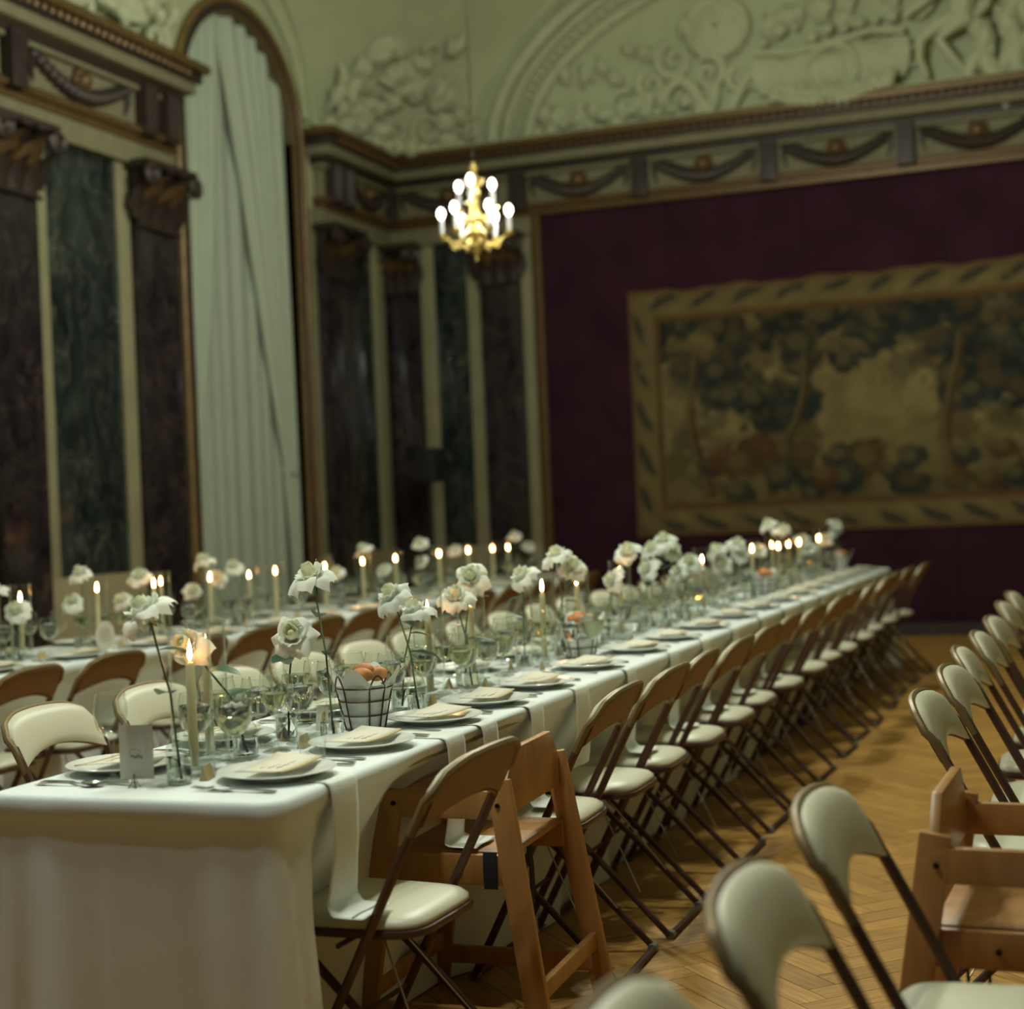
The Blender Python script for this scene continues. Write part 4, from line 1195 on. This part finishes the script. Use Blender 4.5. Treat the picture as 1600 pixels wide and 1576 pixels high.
CM = [(-1.915, 2.93), (-2.0, 3.13), (-1.93, 4.25), (-1.96, 4.66), (-1.92, 5.24), (-1.95, 5.72), (-1.93, 6.23), (-1.92, 7.62), (-1.93, 8.85), (-1.88, 9.37), (-1.97, 9.62), (-1.92, 9.9), (-1.90, 10.16), (-1.93, 11.08)]
CW_ = [(-4.45, 5.50), (-4.45, 6.05), (-4.42, 6.47), (-4.48, 6.62), (-4.45, 7.03), (-4.45, 7.43), (-4.45, 7.72), (-4.45, 8.32), (-4.45, 8.83), (-4.45, 9.32), (-4.43, 10.0), (-4.5, 10.15), (-4.45, 10.58), (-4.45, 11.07), (-4.45, 11.4)]
YR = (2.93, 3.34, 3.77, 4.13, 4.54, 5.08, 5.65, 6.15, 6.69, 7.28, 7.85, 8.39, 8.92, 9.45, 9.98, 10.5, 11.05, 11.58)
YL = (2.97, 3.40, 3.92, 4.45, 5.0, 5.5, 6.05, 6.6, 7.15, 7.7, 8.25, 8.8, 9.35, 9.9, 10.45, 11.0, 11.55)
BASK = ((-1.845, 3.64), (-1.85, 5.44), (-1.83, 8.66), (-1.83, 11.35))
# ---- what already stands on the cloths: (x, y, radius); later things step aside
YT = [5.0+.56*k for k in range(13)]
OCC = [(-1.705, y, .125) for y in YR]+[(-2.13, y, .125) for y in YL]+[(-4.21, y, .125) for y in YT]+[(-4.69, y+.1, .125) for y in YT]
OCC += [(x, y, .050) for x, y in CM]+[(x, y, .050) for x, y in CW_]+[(x, y, .108) for x, y in BASK]
OCC += [(-1.97, 2.79, .05), (-4.13, 5.66, .04), (-1.955, 3.60, .025), (-4.36, 5.07, .046)]
def spot(x, y, r, tight=1.0):
    lo, hi = (TA[0]+r, TA[1]-r) if x > -3 else (TB[0]+r, TB[1]-r)
    best = None
    for ring in range(0, 26):
        for a in range(1 if ring == 0 else 16):
            qx, qy = x+.012*ring*math.cos(a*PI/8), y+.012*ring*math.sin(a*PI/8)
            if qx < lo or qx > hi: continue
            if all((qx-ox)**2+(qy-oy)**2 > ((r+orr)*tight)**2 for ox, oy, orr in OCC):
                OCC.append((qx, qy, r)); return qx, qy
    OCC.append((x, y, r)); return x, y

def setting(x, y, face, where, grp, n, napkin=None, cutlery=True, glasses=('g', 'w'), tent=True):
    """face = -1: the diner sits at +x and faces -x; +1 mirrored"""
    f = face; nth = ORD[n]
    where = where.replace('#', nth)
    PLATE.place((x, y, ZT), 0, 'white dinner plate '+where, 'plate', 'plates '+grp)
    MENU.place((x+.004, y+rg.uniform(-.012, .012), ZT+.0245), (0 if f < 0 else PI)+PI/2+R(rg.uniform(-8, 8)), 'cream menu card on the plate '+where, 'menu card', 'menu cards '+grp)
    if cutlery:
        FORK.place((x-f*.09, y+f*.165, ZT+.001), 0 if f > 0 else PI, 'steel fork by the plate '+where, 'fork', 'forks '+grp)
        KNIFE.place((x-f*.10, y-f*.165, ZT+.001), 0 if f > 0 else PI, 'steel knife by the plate '+where, 'knife', 'knives '+grp)
        SPOON.place((x-f*.09, y-f*.195, ZT+.001), 0 if f > 0 else PI, 'steel spoon by the plate '+where, 'spoon', 'spoons '+grp)
    gx = x+f*.175
    for k, g in enumerate(glasses):
        px, py = gx+f*(.012, .03, -.02)[k]+rg.uniform(-.01, .01), y-f*(.05, .145, .225)[k]+rg.uniform(-.012, .012)
        pr, nm = {'g': (GOB, 'iced water goblet'), 'w': (WIN, 'pale wine glass'), 'e': (EMP, 'empty wine glass'), 'l': (LEM, 'wide cloudy-drink glass')}[g]
        px, py = spot(px, py, .0465)
        pr.place((px, py, ZT), rg.uniform(0, 6), nm+' '+where, 'glass', {'g': 'water goblets ', 'w': 'wine glasses ', 'e': 'empty glasses ', 'l': 'cloudy drinks '}[g]+grp)
    if tent: TENT.place((x+f*.155, y+f*.02+rg.uniform(-.02, .02), ZT), PI/2+R(15)+R(rg.uniform(-8, 8)), 'folded gilt place card '+where, 'place card', 'place cards '+grp, .85)
    if napkin:
        ({'a': NAPA, 'b': NAPB, 'c': NAPC}[napkin] if napkin != 'b' or min(abs(y-q) for q in AISLE_CHAIRS) < .12 else NAPD).place((x-f*0+(-.004 if f < 0 else 0)+(TA[1]-x+.004 if f < 0 else 0), y+(.01 if napkin != 'c' else .21), ZT+.0005), R(rg.uniform(-3, 3)),
            'white napkin over the table edge, '+where if napkin == 'b' else ('white napkin hanging from the table edge onto the folding chair beside the high chair' if napkin == 'a' else 'white napkin hanging from the table edge onto the seat of the high chair'), 'napkin', 'napkins over the aisle edge' if napkin == 'b' else None)

for k, y in enumerate(YR):
    gl_ = [('g', 'w', 'e'), ('g', 'e', 'l'), ('l', 'g', 'w'), ('g', 'w', 'l'), ('g', 'l', 'e'), ('w', 'g', 'l')][k % 6] if k < 10 else ('g', 'w')
    if k == 1: gl_ = ('g', 'e')
    setting(-1.705, y, -1, 'at the # place'+END+', aisle side', 'on the aisle side', k, 'abc'[(0, 2)[k]] if k < 2 else 'b', True, gl_)
EMP.place((*spot(-2.045, 2.83, .036), ZT), 0, 'empty wine glass just behind the upright card', 'glass')
GOB.place((*spot(-1.975, 3.02, .04), ZT), 0, 'iced water goblet between the upright card and the first taper', 'glass')
for k, y in enumerate(YL):
    gl_ = [('g', 'e', 'l'), ('g', 'w', 'l'), ('l', 'g', 'w'), ('w', 'g', 'e')][k % 4] if k < 8 else ('g', 'w')
    if k == 0: gl_ = ()
    setting(-2.13, y, 1, 'at the # place'+END+', window side', 'on the window side', k, None, k < 8, gl_)
for k in range(13):
    y = 5.0+.56*k
    setting(-4.21, y, -1, 'at the # chair-side place of the window table', 'on the window table', k, None, k < 5, [('g', 'w'), ('g', 'e'), ('w', 'g')][k % 3], k < 6)
    setting(-4.69, y+.1, 1, 'at the # curtain-side place of the window table', 'on the far side of the window table', k, None, False, [('g', 'w'), ('w', 'g')][k % 2], False)

# ---- candles: (x, y); flame height follows
def candle(x, y, where, grp, s=1.0):
    HOL.place((x, y, ZT), rg.uniform(0, 6), 'low glass candle holder, '+where, 'candle holder', 'candle holders '+grp)
    CAN.place((x, y, ZT+.004), rg.uniform(0, 6), 'lit ivory taper candle, '+where, 'candle', 'tapers '+grp, s)
    HUR.place((x, y, ZT), 0, 'tall glass candle cylinder, '+where, 'candle cylinder', 'glass cylinders '+grp)
for k, (x, y) in enumerate(CM): candle(x, y, ORD[k]+END+' of the long table', 'on the long table', rg.uniform(.97, 1.02))
for k, (x, y) in enumerate(CW_): candle(x, y, ORD[k]+' from the oval-sign end of the window table', 'on the window table', rg.uniform(.96, 1.02))

# ---- roses in vases: bloom centre (x, y, z), direction it faces, vase offset
LR = 'white rose on the long table, # in line'+END
LW = 'white rose on the window table, # from the oval-sign end'
def rose_vase(x, y, z, tilt, vase=None, where='on the long table', grp='on the long table', label=LR, size=1.0, leaves=2):
    if vase is not None:
        vase = spot(vase[0], vase[1], .031)
        (VASE if rg.random() < .6 else VASE2).place((vase[0], vase[1], ZT), rg.uniform(0, 6), 'clear glass bud vase '+where, 'vase', 'bud vases '+grp)
    else: vase = (x, y)
    rose((vase[0]+.004, vase[1], ZT+.012), (x, y, z), tilt, label, 'white roses '+grp, size, leaves)
RM = [ # x, y, z, tilt, (vase x, y)
    (-1.945, 2.81, 1.14, (-.35, -.35, .8), (-1.90, 2.83)), (-1.975, 3.01, 1.045, (-.1, -.75, .4), (-1.985, 3.06)),
    (-1.93, 3.53, 1.175, (-.2, -.4, .8), (-1.93, 3.43)), (-1.93, 3.42, 1.03, (.25, -.8, .5), (-1.935, 3.425)),
    (-1.93, 4.00, 1.095, (-.35, -.45, .8), (-1.86, 3.95)), (-1.93, 4.15, 1.04, (-.2, -.2, .9), (-1.85, 3.98)),
    (-1.90, 4.40, 1.065, (.2, -.4, .8), (-1.90, 4.52)), (-1.93, 4.60, 1.115, (.1, -.75, .6), (-1.93, 4.64)),
    (-1.93, 5.06, 1.095, (-.4, -.4, .7), (-1.90, 5.12)), (-1.95, 5.50, 1.15, (-.2, -.3, .9), (-1.95, 5.55)), (-1.91, 5.56, 1.10, (.4, -.5, .6), (-1.93, 5.58)),
    (-1.93, 6.11, 1.02, (-.5, -.6, .3), (-1.90, 6.16)), (-1.93, 6.36, 1.13, (.1, -.5, .8), (-1.92, 6.34)),
    (-1.95, 6.80, 1.12, (-.3, -.4, .8), (-1.94, 6.8)), (-1.92, 6.90, 1.16, (0, -.3, .9), (-1.92, 6.9)), (-1.90, 6.98, 1.11, (.5, -.4, .6), (-1.90, 6.95)), (-1.96, 6.74, 1.035, (-.4, -.6, .5), (-1.95, 6.72)),
    (-1.92, 7.36, 1.04, (.1, -.6, .7), (-1.92, 7.4)), (-1.93, 7.50, 1.00, (.4, -.6, .4), (-1.93, 7.46)), (-1.96, 7.28, .995, (-.4, -.5, .6), (-1.96, 7.3)),
    (-1.93, 8.05, .995, (0, -.8, .5), (-1.93, 8.08)), (-1.94, 8.02, 1.07, (-.3, -.3, .8), (-1.94, 8.16)), (-1.92, 8.44, 1.085, (.3, -.3, .8), (-1.92, 8.4)), (-1.9, 8.46, 1.03, (.5, -.5, .5), (-1.9, 8.5)),
    (-1.95, 9.1, 1.03, (0, -.5, .8), (-1.95, 9.1)), (-1.93, 9.34, 1.175, (-.2, -.4, .8), (-1.93, 9.3)), (-1.93, 9.80, 1.13, (.2, -.4, .8), (-1.93, 9.78)), (-1.93, 10.49, 1.05, (.3, -.3, .8), (-1.93, 10.4)),
    (-1.95, 10.75, .98, (-.2, -.5, .7), (-1.95, 10.75)), (-1.9, 11.2, 1.03, (.3, -.4, .7), (-1.9, 11.25)), (-1.92, 12.0-.2, 1.12, (.3, -.4, .7), (-1.92, 11.75)), (-1.94, 11.83, 1.06, (0, -.5, .7), (-1.95, 11.85))]
for k, (x, y, z, tl, vs_) in enumerate(sorted(RM, key=lambda q: q[1])): rose_vase(x, y, z, tl, vs_, 'on the long table, '+ORD[k]+' in line'+END, label=LR.replace('#', ORD[k]), size=rg.uniform(.98, 1.14))
RW = [(-4.40, 5.40, .99, (.2, -.5, .6)), (-4.45, 5.32, 1.075, (0, -.4, .8)), (-4.45, 5.93, 1.125, (-.1, -.4, .9)), (-4.45, 5.86, .995, (.1, -.7, .6)), (-4.45, 6.40, 1.085, (.2, -.4, .8)), (-4.45, 6.24, .975, (-.3, -.5, .6)),
      (-4.42, 6.82, .985, (.4, -.5, .5)), (-4.45, 6.97, 1.135, (-.2, -.3, .9)), (-4.45, 7.27, 1.09, (.2, -.4, .8)), (-4.47, 7.14, 1.035, (.5, -.3, .5)), (-4.45, 8.47, .995, (.2, -.5, .7)), (-4.45, 8.85, 1.125, (-.2, -.4, .8)),
      (-4.45, 9.14, .975, (0, -.6, .7)), (-4.45, 9.72, 1.13, (0, -.4, .8)), (-4.48, 9.78, 1.0, (-.3, -.5, .6)), (-4.45, 10.35, 1.06, (.1, -.5, .8)), (-4.45, 11.55, 1.13, (0, -.4, .8)), (-4.45, 11.88, 1.035, (.2, -.4, .8))]
for k, (x, y, z, tl) in enumerate(sorted(RW, key=lambda q: q[1])): rose_vase(x, y, z, tl, (x+rg.uniform(-.03, .03), y+.05), 'on the window table, '+ORD[k]+' from the oval-sign end', 'on the window table', LW.replace('#', ORD[k]), rg.uniform(.98, 1.12), 1)

# ---- bread baskets
def bread_basket():
    t = empty('bread_basket')
    ra, rb_, h = .052, .076, .115
    def rad(z): return ra+(rb_-ra)*z/h
    for z in (.004, .04, .078, .112):
        r = rad(z); MB().tube([(r*math.cos(2*PI*k/36), r*math.sin(2*PI*k/36), z) for k in range(36)], .0022, 6, closed=True).build('wire_ring', 'basket', t)
    for k in range(4):
        a = k*PI/2-.62; w = .30
        pts = [(rad(z)*math.cos(a-w), rad(z)*math.sin(a-w), z) for z in (.003, .04, .08, .115)]
        for j in range(1, 8):
            q = a-w+2*w*j/8; zz = .115+.030*math.sin(PI*j/8); pts.append((rb_*math.cos(q)*1.01, rb_*math.sin(q)*1.01, zz))
        pts += [(rad(z)*math.cos(a+w), rad(z)*math.sin(a+w), z) for z in (.115, .08, .04, .003)]
        MB().tube(pts, .0022, 6).build('wire_loop', 'basket', t)
    return t
def basket_liner():
    t = empty('basket_liner')
    def fn(u, v):
        a = 2*PI*u; peak = .5+.5*math.cos(4*a+.6)
        z = .006+(.112+.05*peak**1.5)*v
        r = (.050+.020*min(1, v*1.2)+.030*peak*max(0, v-.7)/.3)*(1+.03*math.sin(9*a)*v)
        return (r*math.cos(a), r*math.sin(a), z)
    MB().grid(fn, 48, 12, True).build('liner_cloth', 'napkin', t, sharp=180)
    MB().lathe([(.0005, .007), (.05, .007)], 24).build('liner_base', 'napkin', t)
    return t
def bread_roll():
    t = empty('bread_roll')
    b = MB()
    def fn(u, v):
        a, p = 2*PI*u, PI*v
        r = 1+.06*math.sin(3*a+2*p)
        return (.030*r*math.sin(p)*math.cos(a), .023*r*math.sin(p)*math.sin(a), .019+.019*math.cos(p)*r)
    b.grid(fn, 18, 10, True); b.build('crust', 'bread', t, sharp=180)
    MB().slab(lambda u, v: (-.02+.04*v, (u-.5)*.006, .0375-.008*(2*v-1)**2), 3, 8, (0, 0, -.002)).build('score_mark', 'paper', t, sharp=180)
    return t
BK, BL, BR = Proto(bread_basket), Proto(basket_liner), Proto(bread_roll)
for k, (x, y) in enumerate(BASK):
    BK.place((x, y, ZT), .5*k, 'dark wire bread basket on the long table, '+ORD[k]+END, 'basket', 'bread baskets')
    BL.place((x, y, ZT), .5*k+.3, 'white cloth lining the wire bread basket '+ORD[k]+END, 'cloth', 'basket linings')
    for j, (dx, dy, dz) in enumerate(((.0, .0, .142), (.028, .022, .130), (-.026, .02, .128), (.01, -.03, .132))):
        BR.place((x+dx, y+dy, ZT+dz-.006), j*1.1+k, 'golden bread roll in the wire basket '+ORD[k]+END, 'bread roll', 'rolls in basket '+ORD[k])

# ---- menu card clipped upright at the table end, on a small metal tower stand
cs = empty('card_stand', (-1.965, 2.775, ZT)); tag(cs, 'tiny metal tower-shaped card stand at the end of the long table', 'card stand')
for sx in (-1, 1):
    for sy in (-1, 1):
        MB().tube([(sx*.009, sy*.009, .0005), (sx*.0045, sy*.0045, .011), (sx*.002, sy*.002, .021), (0, 0, .030)], [.0016, .0013, .0011, .0009], 5).build('leg', 'steel', cs)
MB().box((0, 0, .010), (.012, .012, .002)).build('platform', 'steel', cs); MB().box((0, 0, .019), (.007, .007, .0015)).build('platform', 'steel', cs)
tc_ = empty('table_card', (-1.975, 2.80, ZT)); tag(tc_, 'upright cream card with a line of script, held above the metal stand', 'card'); tc_.rotation_euler = (0, 0, R(14))
MB().slab(lambda u, v: (-.038+.076*u, .004*math.sin(PI*u), .014+.116*v), 5, 5, (0, .001, 0)).build('card', 'paper', tc_)
MB().tube([(-.014+.026*i/24, -.0008+.004*math.sin(PI*(.5+(-.014+.026*i/24)/.076)), .062+.0035*math.sin(i*1.35)+.002*math.sin(i*.5)) for i in range(25)], .0006, 4).build('script_line', 'ink', tc_)
MB().tube([(-.004+.012*math.cos(a*.3), .0022, .070+.008*math.sin(a*.3)) for a in range(12)], .00035, 4).build('script_flourish', 'ink', tc_)
MB().box((0, .003, .0075), (.030, .016, .015)).build('card_foot', 'glass', tc_, bevel=.002)
# oval sign on the window-side table
ov = empty('oval_sign', (-4.13, 5.66, ZT)); tag(ov, 'oval cream card with lines of writing on a small gilt foot, window-side table', 'sign')
ov.rotation_euler = (0, 0, R(24))
MB().prism([(.042*math.cos(2*PI*k/32), .064*math.sin(2*PI*k/32)) for k in range(32)], 0, .003, lambda x, z, d: (x, d, z+.088)).build('oval_card', 'paper', ov)
for k in range(7):
    w = .026*math.sqrt(max(.1, 1-((k-3)/4.2)**2))
    MB().tube([(-w+2*w*i/14, -.0006, .118-.009*k+.0012*math.sin(i*2.2+k)) for i in range(15)], .0006, 4).build('script_line', 'ink', ov)
MB().box((0, .002, .012), (.012, .014, .024)).build('foot', 'gold_paper', ov, bevel=.002)
# tiny yellow-lettered card by the first basket
yc = empty('place_card', (-1.955, 3.60, ZT)); tag(yc, 'small white card with a vertical yellow motif beside a bread basket', 'place card')
MB().slab(lambda u, v: (-.018+.036*u, .010*v, .062*v), 3, 3, (0, .001, 0)).build('card', 'paper', yc)
MB().tube([(.004+.004*math.sin(i*1.3), -.001+.010*(.012+.036*i/20)/.062, .012+.036*i/20) for i in range(21)], .0018, 5).build('yellow_motif', 'yellow_ink', yc)
# bottle at the near end of the window-side table
bt = empty('water_bottle', (-4.36, 5.07, ZT)); tag(bt, 'clear glass flask with a narrow neck near the oval sign on the window-side table', 'bottle')
MB().lathe([(.040, .002), (.044, .02), (.040, .07), (.026, .11), (.014, .13), (.013, .155), (.017, .160)], 24).build('flask_wall', 'glass', bt, sharp=180)
MB().lathe([(.001, 0), (.040, 0), (.040, .003), (.001, .003)], 22).build('flask_base', 'glass', bt)
for s in (-1, 1): MB().tube([(s*.004, 0, .15), (s*.016, .006, .09), (s*.030, 0, .02)], .0022, 5).build('stem_in_flask', 'stem', bt)
# votive tumblers between the settings
for k, (x, y) in enumerate(((-1.98, 3.05), (-1.87, 3.22), (-1.97, 3.80), (-1.86, 4.35), (-1.97, 5.36), (-1.88, 5.9), (-1.96, 7.0))):
    x, y = spot(x, y, .033)
    TUM.place((x, y, ZT), 0, 'short clear tumbler on the long table, '+ORD[k]+END, 'tumbler', 'short tumblers')

# ================================================================== LOUDSPEAKER
sp = empty('loudspeaker', (-6.24, 13.95, 1.63)); tag(sp, 'black box loudspeaker on a stand in front of the corner pilasters', 'loudspeaker')
MB().box((0, 0, .18), (.22, .22, .34)).build('cabinet', 'black', sp, bevel=.012)
b = MB(); b.lathe([(.075, 0), (.08, .008), (.06, .012), (.02, .004), (.001, .006)], 24); b.v = [(p[0], -.11-p[2], .11+p[1]) for p in b.v]; b.build('woofer', 'black', sp)
b = MB(); b.lathe([(.03, 0), (.034, .006), (.001, .004)], 18); b.v = [(p[0], -.11-p[2], .27+p[1]) for p in b.v]; b.build('tweeter', 'black', sp)
MB().lathe([(.02, 0), (.02, .012), (.001, .012)], 14).build('pole_cup', 'black', sp)
ss = empty('speaker_stand', (-6.24, 13.95, 0)); tag(ss, 'black tripod stand under the loudspeaker in the room corner', 'speaker stand')
MB().tube([(0, 0, .35), (0, 0, 1.63)], .017, 10).build('pole', 'black', ss)
MB().tube([(0, 0, .7), (0, 0, .78)], .028, 10).build('collar', 'black', ss)
for k in range(3):
    a = k*2.094+.4; MB().tube([(0, 0, .72), (.45*math.cos(a), .45*math.sin(a), .012)], .012, 8).build('leg', 'black', ss)
    MB().tube([(0, 0, .38), (.22*math.cos(a), .22*math.sin(a), .375)], .008, 6).build('brace', 'black', ss)

# ================================================================== CHANDELIERS
def chandelier():
    t = empty('chandelier')      # origin at the bottom finial
    MB().lathe([(.001, 0), (.012, .008), (.008, .03), (.022, .05), (.05, .085), (.055, .10), (.03, .125), (.05, .15), (.075, .175), (.05, .20), (.035, .24), (.05, .27), (.042, .30), (.028, .33), (.03, .40), (.042, .43), (.03, .46), (.06, .50), (.066, .52), (.03, .535), (.014, .55), (.026, .575), (.03, .59), (.012, .615), (.014, .63)], 20).build('shaft', 'brass', t)
    def arm(a, r, z0, z1, drop):
        c, s = math.cos(a), math.sin(a)
        pts, rad = [], []
        for k in range(15):
            q = k/14; rr = .04+(r-.04)*q; z = z0-drop*math.sin(PI*min(1, q*1.25))*(1-q*.2)+(z1-z0)*max(0, (q-.55)/.45)**1.4
            pts.append((rr*c, rr*s, z)); rad.append(.011-.003*q)
        ar = MB().tube(pts, rad, 7).build('arm', 'brass', t)
        bb = MB().lathe([(.004, 0), (.012, .004), (.034, .012), (.038, .018), (.016, .018), (.014, .03), (.018, .034)], 14, (r*c, r*s, z1)); bb.build('drip_pan', 'brass', ar)
        bb = r_sc(c, s, r*.62, z0-drop*.75); bb.build('arm_scroll', 'brass', ar)
        sl = MB().lathe([(.015, .03), (.0145, .12), (.006, .125)], 12, (r*c, r*s, z1)).build('candle_sleeve', 'sleeve', t)
        MB().lathe([(.006, .122), (.016, .135), (.024, .155), (.022, .175), (.012, .192), (.001, .198)], 14, (r*c, r*s, z1)).build('bulb', 'bulb', sl, sharp=180)
    def r_sc(c, s, r, z):
        pts = [];
        for k in range(14):
            q = k/13; an = q*3.6*PI*.9; rr = .035*(1-.8*q); pts.append(((r+rr*math.cos(an))*c, (r+rr*math.cos(an))*s, z+rr*math.sin(an)))
        return MB().tube(pts, .006, 6)
    for k in range(6): arm(k*PI/3+.28, .215, .15, .155, .06)
    for k in range(3): arm(k*2*PI/3+.75, .125, .30, .335, .05)
    def lk(z, tw):
        pts = []
        for k in range(14):
            a = 2*PI*k/14; x = .009*math.cos(a); zz = .017*math.sin(a)
            pts.append((x*math.cos(tw), x*math.sin(tw), z+zz))
        return MB().tube(pts, .0028, 5, closed=True)
    l0, l1 = lk(0, 0).mesh('chain_link'), lk(0, PI/2).mesh('chain_link')
    for m_ in (l0, l1): m_.materials.append(M['chain'])
    return t, (l0, l1)
def place_chandelier(loc, label, first=None, links=160, power=1.0):
    if first is None: o, lm = chandelier(); o['_l'] = 0
    else: o, lm = copy_tree(first[0]), first[1]
    o.location = loc; tag(o, label, 'chandelier')
    for c in list(KIDS.get(o.name, ())):
        pass
    ld = bpy.data.lights.new('chandelier_light', 'POINT'); ld.energy = LAMP_W*power/3; ld.color = LIGHT_COL; ld.shadow_soft_size = .05
    for q in range(3):
        a = R(46)+q*2*PI/3
        lo = bpy.data.objects.new('chandelier_light', ld); COL.objects.link(lo); lo.parent = o; lo.location = (.20*math.cos(a), .20*math.sin(a), .31)
    return o, lm
ch0 = place_chandelier((-3.64, 9.0, 2.905), 'small gilt chandelier with two tiers of candle bulbs hanging on a chain', power=.05)
if '_l' in ch0[0]: del ch0[0]['_l']
first = (ch0[0], ch0[1])
LOCS = [(-3.64, 9.0, 2.905, .05), (-3.64, 3.2, 2.905, .45), (-2.4, 8.7, 4.55, 1.8), (-1.6, 5.4, 3.75, .95), (-1.6, 2.52, 3.1, .64)]  # after the first, unseen chandeliers added to light tables and walls
cn = [ch0[0]]
for k, (x, y, z, p) in enumerate(LOCS[1:]):
    o, _ = place_chandelier((x, y, z), ['gilt chandelier over the gap between the tables towards the hall entrance', 'gilt chandelier high above the tapestry half of the long table', 'gilt chandelier above the high chair at the long table', 'gilt chandelier above the card-stand end of the long table'][k], first, power=p)
    cn.append(o)
for k, o in enumerate(cn):
    for j in range(150 if k == 0 else 0):
        inst('chain_link', ch0[1][j % 2], o, (0, 0, .645+j*.0295))
    hz = CEIL-LOCS[k][2]
    if k: MB().tube([(0, 0, .63), (0, 0, hz)], .004, 6).build('chain', 'chain', o)
    MB().lathe([(.001, -.06), (.05, -.05), (.07, -.02), (.07, 0)], 18, (0, 0, hz)).build('ceiling_rose', 'brass', o)
